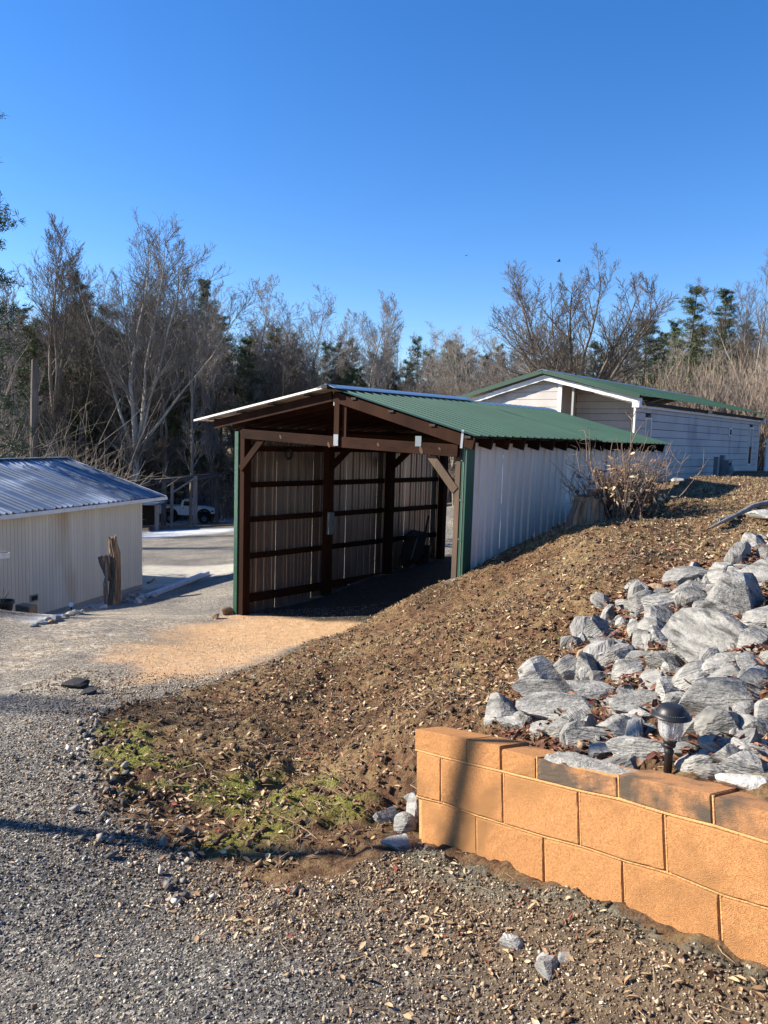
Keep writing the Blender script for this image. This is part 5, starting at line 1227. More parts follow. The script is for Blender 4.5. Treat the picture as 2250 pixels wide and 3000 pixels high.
# left wood, front rank (pixel column, top row, metres)
TREES = [
 ('b',1,150,640,58,'tall bare tree near the left edge with upright forking crown',1.15,'bark'),
 ('b',0,400,612,56,'tallest bare tree of all with wide spreading crown above the left shed',1.25,'bark_pale'),
 ('b',2,478,680,60,'bare tree on the right shoulder of the tallest tree',1.3,'bark'),
 ('b',3,310,720,66,'broad bare tree between the leftmost tall tree and the tallest',1.1,'bark_dark'),
 ('b',4,60,800,54,'slim bare tree standing closest to the left edge evergreen',1.0,'bark_dark'),
 ('b',5,235,830,62,'crooked bare tree behind the ridge end of the shed roof',1.1,'bark'),
 ('b',2,700,790,70,'bare tree just above the left end of the carport roof',1.2,'bark'),
 ('b',1,620,850,64,'narrow bare tree left of the carport eave',1.0,'bark_dark'),
 ('b',4,560,800,58,'pale straight trunked tree behind the pole barn posts',1.0,'bark_pale'),
 ('b',5,800,840,74,'bare tree over the left slope of the carport roof',1.1,'bark'),
 ('b',0,915,872,80,'rounded bare tree left of the carport ridge',1.0,'bark'),
 ('b',2,985,900,76,'thin bare tree right behind the carport ridge',.9,'bark_pale'),
 ('b',1,1075,856,72,'tall fan shaped bare tree standing alone above the green carport roof',1.25,'bark_pale'),
 ('b',4,1150,945,82,'faint narrow tree between the fan shaped tree and the small pine',1.0,'bark'),
 ('b',3,1215,960,78,'low bare tree left of the small round topped pine',.9,'bark'),
 ('b',5,1370,935,52,'tangled grey bare tree right of the small round topped pine',1.3,'bark_pale'),
 ('b',3,1450,945,48,'second tangled bare tree just left of the home gable',1.2,'bark'),
 ('b',5,1540,940,50,'low crooked bare tree with dead leaves behind the home gable',1.1,'bark_pale'),
 ('b',3,1688,758,36,'large solitary spreading bare tree behind the home roof',.0,'bark_dark'),
 ('b',0,2190,720,44,'tall bare tree at the right edge behind the pines',1.0,'bark_pale'),
 ('b',2,2240,760,40,'bare tree cut by the right edge of the picture',1.0,'bark'),
 ('b',4,1860,930,60,'thin bare tree between the solitary tree and the right pines',1.0,'bark'),
 ('p',0,245,800,64,'dark pine rising between the two tallest bare trees',1.0,None),
 ('p',2,625,812,72,'dark pine mixed with bare trees left of the carport',.9,None),
 ('p',1,80,950,60,'bushy evergreen low at the left behind the shed roof',1.2,None),
 ('p',1,1225,985,84,'dark evergreen left of the small round topped pine',.9,None),
 ('p',2,1303,990,86,'small round topped pine standing on the skyline',1.2,None),
 ('p',1,2010,840,46,'large dark pine at the right above the tan thicket',1.25,None),
 ('p',0,1880,925,52,'spreading pine right of the solitary bare tree',1.7,None),
 ('p',2,2100,850,50,'second pine behind the tall bare tree at right',1.2,None),
 ('p',0,1640,980,62,'dull pine half hidden behind the solitary bare tree',1.2,None)]
for i, (kd, v, px, top, d, lb, wide, bk_m) in enumerate(TREES):
    if px == 1688: continue
    tree_at(kd, v, px, top, d, lb, 'trees of the surrounding wood', None, wide, M[bk_m] if bk_m else None, M['twig_dark'] if (kd == 'b' and i in (0, 2, 5, 9, 19)) else None)
# solitary tree: its own form
T, B = bare_tree(111, 11.6, .22, .26, 9, .72, (15, 9, 4), (.36, .45, .55), up=.085, wob=.06, ang0=(.5, .95), twig=.0085, first=.5)
b = at(1668, 1400, 36); zb = gz(b[0], b[1]); topz = at(1680, 756, 36)[2]; s = (topz-zb)/mtop(B.mesh('tmp', M['twig']).data); bpy.data.objects.remove(bpy.data.objects['tmp'])
t = empty('bare_tree', (b[0], b[1], zb-.1), 1.1, 'large solitary spreading bare tree behind the home roof', 'tree', 'trees of the surrounding wood'); t.scale = (s*1.12, s*1.12, s)
T.mesh('trunk', M['twig_dark'], t); B.mesh('crown', M['twig_dark'], t)
# big evergreen cut by the left edge
tree_at('p', 1, -42, 300, 24, 'dark evergreen whose branches reach in at the left edge', 'trees of the surrounding wood', 1.0, .92)
# dead trunk left, leaning pale limb
p = at(95, 1345, 44); z0 = gz(p[0], p[1]); t = empty('dead_tree', (p[0], p[1], z0), 0, 'broken off upright dead trunk behind the shed roof ridge', 'tree'); tp_ = at(103, 1062, 44)[2]-z0
trunk_mesh('trunk', [(0,0,-.3), (.05,0,tp_*.4), (.15,0,tp_*.8), (.2,0,tp_)], [.22,.2,.18,.15], M['bark_dark'], t, 9, 5, .1, .05, True, .15)
# trees outside the frame on the left; their shadows cross the drive
def shade_tree(px, py, t_, v, hgt, wide, lb, g=None):
    g = cast(px, py, 1.5, 40, base_h) if g is None else np.array(g, float); sd = az(SUN_AZ); q = g[:2]+sd[:2]*t_; z0 = float(tps(q[0], q[1])[0])
    return tree_thing(v, (q[0], q[1], min(z0, -2.2)), R.uniform(0, 6), (wide, hgt/20), lb, 'trees beyond the left edge', M['bark'], None, VAR)
sd_ = az(SUN_AZ); q = np.array([.33, 3.4])+sd_[:2]*9.2
pole = empty('yard_pole', (q[0], q[1], min(float(tps(q[0], q[1])[0]), -2.2)), rad(20), 'slim wooden yard pole beyond the left edge whose shadow crosses the drive', 'pole')
trunk_mesh('shaft', [(0,0,-.3), (0,0,3), (.02,0,6), (.03,0,8.3)], [.065, .06, .055, .045], M['grey_wood'], pole, 12, 2, .03, .02)
b = MB(); b.lathe([(.05, 8.3), (.07, 8.34), (.05, 8.42), (.02, 8.46)], 10, c=(.03, 0, 0)); b.build('finial', M['grey_wood'], pole)
shade_tree(150, 2085, 15.5, 4, 11.5, .30, 'slim tree beyond the left edge casting a thin branch shadow')
for k_, (x_, y_, h_, v_) in enumerate(((-26, 27, 12, 2), (-25, 33, 13, 1), (-28, 40, 14, 4), (-24, 47, 12, 5), (-30, 24, 13, 1))):
    tree_thing(v_, (x_, y_, gz(x_, y_)), k_*1.3, (.6, h_/20), f'bare tree beyond the left edge behind the cream shed, {ORD[k_]} going away', 'trees beyond the left edge', M['bark'], None, VAR)
shade_tree(300, 1850, 20, 2, 13, .5, 'second tree beyond the left edge casting branch shadows')

# woods behind, reads as one mass: instanced trees on points
def scatter_group(name, srcs):
    g = bpy.data.node_groups.new(name, 'GeometryNodeTree'); g.interface.new_socket('Geometry', in_out='INPUT', socket_type='NodeSocketGeometry'); g.interface.new_socket('Geometry', in_out='OUTPUT', socket_type='NodeSocketGeometry')
    n = g.nodes; l = g.links; gi = n.new('NodeGroupInput'); go = n.new('NodeGroupOutput'); j = n.new('GeometryNodeGeometryToInstance')
    jn = n.new('GeometryNodeJoinGeometry')
    for s in srcs:
        oi = n.new('GeometryNodeObjectInfo'); oi.inputs['Object'].default_value = s; oi.inputs['As Instance'].default_value = True; l.new(oi.outputs['Geometry'], jn.inputs[0])
    ip = n.new('GeometryNodeInstanceOnPoints'); ip.inputs['Pick Instance'].default_value = True
    def na(nm, ty='FLOAT'):
        a = n.new('GeometryNodeInputNamedAttribute'); a.data_type = ty; a.inputs['Name'].default_value = nm; return a.outputs['Attribute']
    l.new(gi.outputs[0], ip.inputs['Points']); l.new(jn.outputs[0], ip.inputs['Instance']); l.new(na('idx', 'INT'), ip.inputs['Instance Index'])
    l.new(na('rot', 'FLOAT_VECTOR'), ip.inputs['Rotation']); l.new(na('scl', 'FLOAT_VECTOR'), ip.inputs['Scale']); l.new(ip.outputs[0], go.inputs[0]); return g
def points_obj(name, P_, rot, scl, idx, group):
    me = bpy.data.meshes.new(name); P_ = np.asarray(P_, np.float32); me.vertices.add(len(P_)); me.vertices.foreach_set('co', P_.ravel())
    a = me.attributes.new('rot', 'FLOAT_VECTOR', 'POINT'); a.data.foreach_set('vector', np.asarray(rot, np.float32).ravel())
    a = me.attributes.new('scl', 'FLOAT_VECTOR', 'POINT'); a.data.foreach_set('vector', np.asarray(scl, np.float32).ravel())
    a = me.attributes.new('idx', 'INT', 'POINT'); a.data.foreach_set('value', np.asarray(idx, np.int32))
    me.update(); o = link(name, me); m = o.modifiers.new('scatter', 'NODES'); m.node_group = group; return o
trees_all = [o for o in bpy.data.objects if o.name.startswith(('bare_tree', 'pine_tree'))]
srcs = []
for me_ in [VAR[k][i] for k in (1, 2, 4, 5, 3) for i in (0, 1)]+[PV[0][0], PV[0][1], PV[1][0], PV[1][1]]:
    srcs.append(next(o for o in bpy.data.objects if o.type == 'MESH' and o.data == me_))
wg = scatter_group('wood_scatter', srcs)
P_, Rt, Sc, Ix = [], [], [], []
rw = random.Random(21)
def put(x, y, h, kind, wide=1.0):
    z = gz(x, y)-.3; s = h/ALLH[kind]; a = rw.uniform(0, 6.28)
    for i in (0, 1): P_.append((x, y, z)); Rt.append((0, 0, a)); Sc.append((s*wide, s*wide, s)); Ix.append(kind*2+i)
tops = lambda px: np.interp(px, [-600, 0, 150, 420, 560, 700, 850, 1000, 1200, 1350, 1500, 1700, 1850, 2000, 2250, 2700], [800, 900, 880, 850, 870, 900, 950, 985, 1010, 985, 990, 985, 960, 930, 900, 850])
for k in range(330):
    px = rw.uniform(-500, 2800); d = rw.choice([rw.uniform(66, 84), rw.uniform(80, 110), rw.uniform(100, 150)])
    if px > 1300: d = d*.85
    if px > 1900: d = rw.uniform(46, 90)
    b = at(px, 1400, d); z = gz(b[0], b[1]); h = at(px, tops(px)+rw.uniform(0, 130), d)[2]-z
    put(b[0], b[1], h, rw.choice([0, 0, 1, 1, 2, 2, 3, 3, 4, 4, 5 if rw.random() < .1 else 1, 6 if rw.random() < .03 else 2]), rw.uniform(.9, 1.4))
for k in range(150):      # scrubby understorey
    px = rw.uniform(-500, 2000); d = rw.uniform(58, 85) if px < 1200 else rw.uniform(44, 75)
    if 340 < px < 700: d = max(d, 73)
    b = at(px, 1400, d); put(b[0], b[1], rw.uniform(4, 9), rw.choice([3, 4, 3, 4, 1]), rw.uniform(1.2, 2.0))
o = points_obj('distant_wood', P_, Rt, Sc, Ix, wg); tag(o, kind='stuff', label='grey brown winter wood filling the background')

T = Tubes(); rt_ = random.Random(18)
for k in range(1500):
    px = rt_.uniform(-250, 720); d = rt_.uniform(42, 62) if px < 330 else rt_.uniform(66, 78); b = at(px, 1300, d); z = gz(b[0], b[1]); h = rt_.uniform(1.5, 6)*(1 if rt_.random() < .8 else 1.5)
    q = wander((b[0], b[1], z-.1), (rt_.gauss(0, .4), rt_.gauss(0, .3), 1), h, 6, .16, .0, rt_); r0_ = rt_.uniform(.015, .04); T.add(q, np.linspace(r0_, .008, 7), 3)
    for _ in range(4):
        j = rt_.randrange(1, 6); dd = np.array([rt_.gauss(0, .8), rt_.gauss(0, .6), rt_.gauss(.5, .5)]); dd /= np.linalg.norm(dd); T.add(wander(q[j], dd, h*rt_.uniform(.2, .5), 3, .2, .02, rt_), [.014, .011, .009, .006], 3)
o = T.mesh('undergrowth', mat('undergrowth_stems', (.27,.225,.175), .9, .4, .5)); tag(o, kind='stuff', label='tangled bare undergrowth along the wood edge')

# tan thicket at the right behind the home
T = Tubes(); rt_ = random.Random(8)
for k in range(1500):
    px = rt_.uniform(1890, 2420); d = rt_.uniform(34, 41); b = at(px, 1300, d); z = gz(b[0], b[1])
    tpz = at(px, 1040+rt_.uniform(-25, 90)+max(0, (2000-px))*.8, d)[2]; h = max(.8, (tpz-z))
    q = wander((b[0], b[1], z-.1), (rt_.gauss(0, .30), rt_.gauss(0, .25), 1), h*rt_.uniform(.6, 1.08), 6, .08, .04, rt_); T.add(q, np.linspace(.018, .005, 7), 3)
    for _ in range(5):
        j = rt_.randrange(2, 6); dd = np.array([rt_.gauss(0, .5), rt_.gauss(0, .45), 1]); dd /= np.linalg.norm(dd); T.add(wander(q[j], dd, h*rt_.uniform(.12, .32), 2, .1, .03, rt_), [.009, .007, .004], 3)
o = T.mesh('brush_thicket', M['twig_tan']); tag(o, kind='stuff', label='pale tan leafless thicket behind the home')

# ---------------------------------------------------------------- stump with shrub on the bank
p = cast(1705, 1532, 5, 30, H); zb = p[2]
D_ = math.hypot(p[0], p[1]); rl = lambda px, py, dd=0: at(px, py, D_+dd)-p
sm = empty('tree_stump', p, 0, 'rotting cut stump overgrown by the shrub beside the carport wall', 'tree stump')
w = lambda n_: n_/FPX*D_*.92
trunk_mesh('trunk', [rl(1712, 1560), rl(1715, 1530), rl(1722, 1490), rl(1728, 1455)], [w(58), w(46), w(38), w(40)], M['old_wood'], sm, 26, 7, .16, .12, True, .02)
for k_ in range(9):
    a_ = -1.2+k_*.35; r1_ = w(46); off = np.array([math.sin(a_)*r1_*1.0, -math.cos(a_)*r1_*1.0, 0])
    trunk_mesh('bark_strip', [rl(1712, 1560)+off*1.15, rl(1715, 1520)+off*1.0, rl(1724, 1470)+off*.82], [w(9), w(12), w(7)], M['old_wood'] if k_ % 3 else M['bark_dark'], sm, 6, 60+k_, .35, .2)
trunk_mesh('root', [rl(1690, 1520), rl(1668, 1540), rl(1650, 1562)], [w(16), w(12), w(5)], M['old_wood'], sm, 9, 8, .2, .1)
o = rock('rock', 805, p+rl(1738, 1432, .05), (w(40), w(26), w(26)), (0,.1,.3), M['rock_pale'], 2); tag(o, 'pale lichen covered rock resting on top of the cut stump', 'rock')
br = empty('bare_shrub', p+rl(1790, 1530, .25), 0, 'leafless shrub of many upright stems growing over the stump', 'shrub'); bo = np.array(br.location)
T = Tubes(); rs_ = random.Random(4)
def rb(px, py, dd=0): return at(px, py, D_+dd)-bo
for k in range(230):
    px = rs_.gauss(1812, 38); x0 = rb(px, 1528-(px-1790)*.16, rs_.uniform(-.1, .7)); 
    lean = (px-1815)/60.*.35; L = rs_.uniform(.5, 1.25)*w(190)/1.0
    q = wander(x0, (lean+rs_.gauss(0, .22), rs_.gauss(0, .2), 1), L*(1 if rs_.random() < .8 else 1.25), 6, .13, .02, rs_); T.add(q, np.linspace(.007, .0022, 7), 4)
    for _ in range(4):
        j = rs_.randrange(1, 6); dd = np.array([rs_.gauss(0, .7), rs_.gauss(0, .6), rs_.gauss(.5, .5)]); dd /= np.linalg.norm(dd); T.add(wander(q[j], dd, L*rs_.uniform(.12, .32), 3, .2, .02, rs_), [.0035, .003, .0025, .0015], 3)
# the long twig that rises past the eave and twigs reaching left and right
for pts in ([(1830,1480),(1840,1400),(1848,1300),(1852,1230),(1862,1205),(1893,1195)], [(1850,1300),(1868,1262),(1888,1235)], [(1852,1230),(1843,1220),(1838,1213)], [(1760,1440),(1720,1400),(1690,1375),(1658,1358)], [(1690,1375),(1676,1400),(1668,1440),(1672,1475)], [(1700,1385),(1690,1330),(1692,1312)],
            [(1880,1420),(1910,1385),(1940,1368)], [(1885,1440),(1905,1425),(1925,1410),(1945,1385)], [(1720,1350),(1718,1300),(1716,1285),(1722,1275)], [(1745,1440),(1735,1380),(1722,1290),(1712,1262),(1735,1258)], [(1790,1400),(1788,1330),(1795,1290)], [(1830,1400),(1826,1340),(1822,1305)], [(1860,1400),(1880,1355),(1900,1310)], [(1770,1430),(1750,1375),(1740,1330),(1745,1295)]):
    P3 = np.array([rb(a, b, .1+.03*i) for i, (a, b) in enumerate(pts)]); T.add(P3, np.linspace(.0075, .003, len(P3)), 5)
    for i in range(1, len(P3)):
        for _ in range(2):
            dd = np.array([rs_.gauss(0, .7), rs_.gauss(0, .6), rs_.gauss(.4, .5)]); dd /= np.linalg.norm(dd); T.add(wander(P3[i], dd, .10, 2, .2, .02, rs_), [.003, .0025, .0015], 3)
T.mesh('stems', mat('shrub_stems', (.17,.12,.09), .9, .4, 6), br)
# its hanging dead leaves
def leaf_cloud(name, pts, size, m, parent=None, seed=0, label=None):
    r = np.random.default_rng(seed); pts = np.asarray(pts, float); n = len(pts); size = np.broadcast_to(size, n)
    # curled leaf: 6 verts, 4 tris, a thin two sided body is not needed at this size
    a = r.normal(size=(n, 3)); a /= np.linalg.norm(a, axis=1)[:, None]; b = r.normal(size=(n, 3)); b -= a*(a*b).sum(1)[:, None]; b /= np.linalg.norm(b, axis=1)[:, None]; c = np.cross(a, b)
    if parent == 'flat':
        nrm = np.zeros((n, 3)); nrm[:, 2] = 1; nrm += r.normal(size=(n, 3))*.35; nrm /= np.linalg.norm(nrm, axis=1)[:, None]
        a = a-nrm*(a*nrm).sum(1)[:, None]; a /= np.linalg.norm(a, axis=1)[:, None]; c = nrm; b = np.cross(c, a); parent = None
    curl = r.uniform(.1, .6, n); w_ = r.uniform(.3, .55, n)
    def P(u, v, h): return pts+(a*u+b*v*w_[:, None]+c*h*curl[:, None])*size[:, None]
    V = np.stack([P(-.5, 0, 0), P(-.15, -.5, .35), P(-.1, .5, .35), P(.0, 0, -.05), P(.28, -.35, .25), P(.25, .38, .3), P(.55, 0, .12)], 1).reshape(-1, 3)
    T_ = np.array([(0,1,3),(0,3,2),(1,4,3),(3,5,2),(3,4,6),(3,6,5)]); F = (np.arange(n)[:, None, None]*7+T_[None]).reshape(-1, 3)
    rn = np.repeat(r.random(n), 7); return np_mesh(name, V, F, m, parent, attrs={'rnd': rn})
lp_ = []
for k in range(900):
    px = rs_.gauss(1825, 52); py = rs_.gauss(1455, 42); 
    if py > 1530-(px-1790)*.3+20: continue
    lp_.append(rb(px, py, rs_.uniform(-.1, .8)))
leaf_cloud('dead_leaves', lp_, rs_ and .08, M['dead_leaf'], br, 3)
# fallen limb on the bank at the right edge
pts = [(2075,1562),(2120,1545),(2160,1520),(2205,1500),(2260,1482),(2330,1462)]
q = [cast(a, b_, 5, 30, H) for a, b_ in pts]; P3 = [v_-q[0]+np.array([0,0,.05+.02*(i % 2)]) for i, v_ in enumerate(q)]
o = empty('fallen_limb', q[0], 0, 'long grey fallen limb lying on the bank at the right edge', 'branch'); trunk_mesh('limb', P3, [.014, .022, .03, .034, .036, .036], M['grey_wood'], o, 9, 12, .12, .1)
q2 = cast(2090, 1535, 5, 30, H)-q[0]; trunk_mesh('side_limb', [P3[2], (P3[1]+q2)/2+np.array([0,0,.03]), q2+np.array([0,0,.03])], [.022, .018, .01], M['grey_wood'], o, 7, 13)
for k, (px, py, sz, lb) in enumerate([(1990,1410,.28,'flat pale stone on the bank crest below the home wall'), (1552,1575,.16,'small pale stone by the foot of the ribbed carport wall'), (2232,1515,.3,'low pale rock on the bank above the riprap at right')]):
    q = cast(px, py, 5, 30, H); o = rock('rock', 810+k, (q[0], q[1], q[2]+.02), (sz*1.6, sz, sz*.5), (0,0,k), M['rock_pale' if k < 2 else 'rock'], 2); tag(o, lb, 'rock')
for k, (px, py, sz, m_, lb) in enumerate([(1505,2775,.075,'rock','round grey half buried stone on the gravel below the wall'), (1600,2850,.085,'rock','upright pale grey stone on the gravel below the wall'), (1210,2800,.05,'rock_tan','small round brown stone at the edge of the gravel'), (1655,2820,.05,'rock','small grey stone right of the upright pale grey one'), (1590,2140+680,.05,'rock_pale','small pale stone just above the upright grey one'),
        (1490,1985,.06,'rock_tan','tan stone alone on the brown bank left of the rock bank'), (1490,1965,.04,'rock_tan','smaller tan stone above the lone tan stone on the bank'), (745,1985,.05,'rock_pale','small pink pale stone at the toe of the bank')]):
    q = cast(px, py, 1.2, 30, H); o = rock('rock', 830+k, (q[0], q[1], q[2]+sz*.1), (sz*1.5, sz, sz), (0,.2,k), M[m_], 2); tag(o, lb, 'rock')
asp = mat('broken_asphalt', (.030,.030,.031), .95, .5, 30, .8, 90)
for k, (px, py, w_, h_, lb) in enumerate(((218, 2012, 80, 34, 'black broken asphalt lump standing up at the far edge of the drive'), (258, 2034, 50, 20, 'smaller black asphalt piece right of the broken lump'), (330, 2335, 30, 40, 'dark asphalt chunk at the crumbled drive edge by the moss'), (322, 2300, 24, 18, 'small dark asphalt chunk above the one by the moss'))):
    q = cast(px, py, 2, 30, H); d_ = float(np.linalg.norm(q)); o = rock('asphalt_chunk', 860+k, (q[0], q[1], q[2]+h_/FPX*d_*.15), (w_/FPX*d_, w_/FPX*d_*.7, h_/FPX*d_), (.1, -.2, .3*k), asp, 2); tag(o, lb, 'asphalt chunk')
# birds
for k, (px, py, lb) in enumerate(((1637, 765, 'small dark bird flying above the solitary tree'), (1366, 749, 'tiny dark bird far off in the blue sky'))):
    c = at(px, py, 60+60*k); bo_ = empty('bird', c, rad(40*k), lb, 'bird')
    b = MB(); b.lathe([(.005, -.16), (.05, -.06), (.06, .02), (.035, .10), (.01, .16)], 8); o = b.build('body', M['black'], bo_); o.rotation_euler = (0, rad(90), 0)
    for sg in (-1, 1): mb = MB(); mb.add([(-.06,0,0),(.07,0,0),(.05,sg*.28,.10),(-.04,sg*.26,.10),(-.03,sg*.48,.02),(-.06,0,-.01),(.07,0,-.01),(.05,sg*.28,.09),(-.04,sg*.26,.09),(-.03,sg*.48,.012)], [(0,1,2,3),(3,2,4),(8,7,6,5),(9,7,8),(0,5,6,1),(1,6,7,2),(2,7,9,4),(4,9,8,3),(3,8,5,0)]); mb.build('wing', M['black'], bo_)
# power lines on the right
for k, (a, b_) in enumerate((((1930, 1122), (1790, 1135)), ((1850, 1118), (1720, 1134)))):
    pass

# ---------------------------------------------------------------- loose cover: gravel, leaves, clods, moss
OCT = np.array([(1,0,0),(-1,0,0),(0,1,0),(0,-1,0),(0,0,1),(0,0,-1)], float)
OCF = np.array([(0,2,4),(2,1,4),(1,3,4),(3,0,4),(2,0,5),(1,2,5),(3,1,5),(0,3,5)])
def pebbles(name, xy, size, m, seed=0, flat=.6, sink=.15, lab=None):
    r = np.random.default_rng(seed); n = len(xy); size = np.broadcast_to(size, n)
    z = H(xy[:, 0], xy[:, 1]); V = OCT[None]*(r.uniform(.6, 1.25, (n, 6, 1)))+r.normal(0, .22, (n, 6, 3))
    V *= np.stack([r.uniform(.7, 1.25, n), r.uniform(.55, 1.0, n), flat*r.uniform(.6, 1.2, n)], 1)[:, None]
    a = r.uniform(0, 6.28, n); ca, sa = np.cos(a)[:, None], np.sin(a)[:, None]; t = r.normal(0, .35, n); ct_, st_ = np.cos(t)[:, None], np.sin(t)[:, None]
    x, y, w_ = V[..., 0].copy(), V[..., 1].copy(), V[..., 2].copy(); x, w_ = x*ct_-w_*st_, x*st_+w_*ct_
    V = np.stack([x*ca-y*sa, x*sa+y*ca, w_], -1)*size[:, None, None]*.5
    V[..., 0] += xy[:, 0, None]; V[..., 1] += xy[:, 1, None]; V[..., 2] += (z+size*flat*.5*(1-2*sink))[:, None]
    F = (np.arange(n)[:, None, None]*6+OCF[None]).reshape(-1, 3)
    o = np_mesh(name, V.reshape(-1, 3), F, m, attrs={'rnd': np.repeat(r.random(n), 6)}); tag(o, kind='stuff', label=lab); return o
def sample(n, x0, x1, y0, y1, keep, seed):
    r = np.random.default_rng(seed); x = r.uniform(x0, x1, n); y = y0+(y1-y0)*r.random(n); k = keep(x, y, r.random(n)); return np.stack([x[k], y[k]], 1)
def vis(x, y): return np.abs(x) < (y*.53+.35)       # only where the picture can see the ground
mkf = masks
def near_w(y, a=3.5): return np.clip((a/np.maximum(y, .1))**2, 0, 1)
def k_road(x, y, u): m = mkf(x, y); return vis(x, y) & (m['m_hill'] < .62) & (u < 1-.75*m['m_foot']) & (u < near_w(y, 3.6)*(1-.75*m['m_asph'])) & (u < .99)
xy = sample(190000, -3.2, 3.2, 1.5, 7.5, k_road, 1); s_ = np.random.default_rng(2).lognormal(-4.25, .38, len(xy)); s_ = np.clip(s_*.64, .005, .022)*(1+.08*xy[:, 1])
wl_ = wallcoord(xy[:, 0], xy[:, 1])[1]; tanm = masks(xy[:, 0], xy[:, 1])['m_tan']
browner = masks(xy[:, 0], xy[:, 1])['m_dirt']*.9+tanm*.8+smooth(.9, .1, seg_dist(xy[:, 0], xy[:, 1], HILL[:11]))*.6
ub = np.random.default_rng(3).random(len(xy)) < np.clip(browner, .04, .93)
pebbles('road_gravel', xy[~ub], s_[~ub], M['pebble'], 4, sink=.38, lab='loose grey gravel on the drive'); pebbles('tan_gravel', xy[ub], s_[ub]*1.08, M['pebble_tan'], 5, lab='loose tan gravel at the drive edge')
def k_fine(x, y, u): m = mkf(x, y); return vis(x, y) & (m['m_hill'] < .5) & (u < near_w(y, 3.0))
xy = sample(120000, -2.6, 2.6, 1.5, 5.2, k_fine, 6); s_ = np.random.default_rng(21).uniform(.0035, .0095, len(xy)); s1_, w1_ = wallcoord(xy[:, 0], xy[:, 1]); ub = np.random.default_rng(22).random(len(xy)) < np.clip(smooth(1.3, .3, w1_)*smooth(-1.2, -.2, s1_), .08, .9)
pebbles('fine_grit', xy[~ub], s_[~ub], M['pebble'], 23, lab='fine grey grit between the gravel'); pebbles('tan_grit', xy[ub], s_[ub], M['pebble_tan'], 24, lab='fine tan grit between the gravel')
def k_foot(x, y, u): m = mkf(x, y); return (m['m_foot'] > .25)
xy = sample(26000, -1, 2.4, 1.5, 4.4, k_foot, 7); pebbles('footing_crumbs', xy, np.random.default_rng(23).lognormal(-4.6, .5, len(xy)).clip(.004, .03), ramp_mat('footing_crumb', 'rnd', [(0, (.045,.036,.025)), (.35, (.095,.08,.055)), (.65, (.17,.15,.11)), (.88, (.30,.27,.21))], .95, fine=.3), 25, lab='dirt and mortar crumbs on the wall footing')
def k_far(x, y, u): m = mkf(x, y); return (np.abs(x) < y*.55) & (m['m_hill'] < .3) & (m['m_asph'] < .4) & (u < .9)
xy = sample(26000, -6.5, .8, 7.0, 12.6, k_far, 8); pebbles('pad_gravel', xy, np.random.default_rng(4).uniform(.008, .018, len(xy)), ramp_mat('pad_stones', 'rnd', [(0, (.26,.18,.11)), (.3, (.42,.31,.19)), (.6, (.55,.43,.28)), (.85, (.62,.55,.43))], .9), 9, lab='scattered tan gravel on the drive and pad')
# broken asphalt chunks along the edge
def k_edge(x, y, u): d = seg_dist(x, y, HILL[4:8]+px_poly([(250,2230),(330,2400),(330,2480),(420,2560),(620,2620)])); return u < np.exp(-(d/.16)**2)*.8
xy = sample(2600, -2.8, 0, 2.2, 6.8, k_edge, 12); pebbles('asphalt_chunks', xy, np.random.default_rng(5).uniform(.02, .07, len(xy)), M['pebble'], 13, flat=.7, lab='crumbled asphalt chunks along the drive edge')
# clods and leaves on the bank
def k_hill(x, y, u): m = mkf(x, y); s, d = wallcoord(x, y); rp = in_poly(x, y, RIP); return (np.abs(x) < y*.56+.4) & (m['m_hill'] > .22) & ((d < -.24) | (s < S_END-.05)) & (u < near_w(y, 5.5)*(1-.3*rp))
xy = sample(52000, -2.8, 8, 2.4, 15, k_hill, 20); pebbles('soil_clods', xy, np.random.default_rng(6).lognormal(-3.9, .5, len(xy)).clip(.008, .07), M['clod'], 21, flat=.75, lab='crumbly soil clods on the bank')
def lc(name, xy, size, seed, lab, m=None, up=.006):
    z = H(xy[:, 0], xy[:, 1])+up; o = leaf_cloud(name, np.stack([xy[:, 0], xy[:, 1], z+size*.12], 1), size, m or M['dead_leaf'], 'flat', seed); tag(o, kind='stuff', label=lab)
def k_leaf(x, y, u): m = mkf(x, y); s, d = wallcoord(x, y); n_ = .5+fbm(x*1.1, y*1.1, 50, 3); return (np.abs(x) < y*.56+.4) & (m['m_hill'] > .3) & ((d < -.24) | (s < S_END-.05)) & (u < near_w(y, 7)*n_*1.15)
xy = sample(105000, -2.9, 9, 2.4, 17, k_leaf, 30); lc('leaf_litter', xy, np.random.default_rng(7).uniform(.016, .052, len(xy)), 31, 'fallen brown leaves scattered over the bank')
def k_leaf2(x, y, u): m = mkf(x, y); s, d = wallcoord(x, y); return vis(x, y) & (m['m_hill'] < .4) & (d > -.0) & (u < .75*m['m_dirt']+.03)
xy = sample(15000, -3, 2.4, 1.5, 6, k_leaf2, 32); lc('gravel_leaves', xy, np.random.default_rng(8).uniform(.012, .045, len(xy)), 33, 'dead leaves and bark bits on the gravel')
# dry leaves caught in the rock bank
def k_rip(x, y, u): s, d = wallcoord(x, y); return in_poly(x, y, RIP) & (d < -.25)
xy = sample(16000, .2, 4.2, 1.6, 8, k_rip, 34); lc('caught_leaves', xy, np.random.default_rng(9).uniform(.03, .07, len(xy)), 35, 'red brown leaves caught between the rocks', ramp_mat('red_leaves', 'rnd', [(0, (.07,.03,.02)), (.3, (.14,.055,.035)), (.6, (.24,.11,.065)), (.85, (.38,.22,.13))], .8), up=.03)
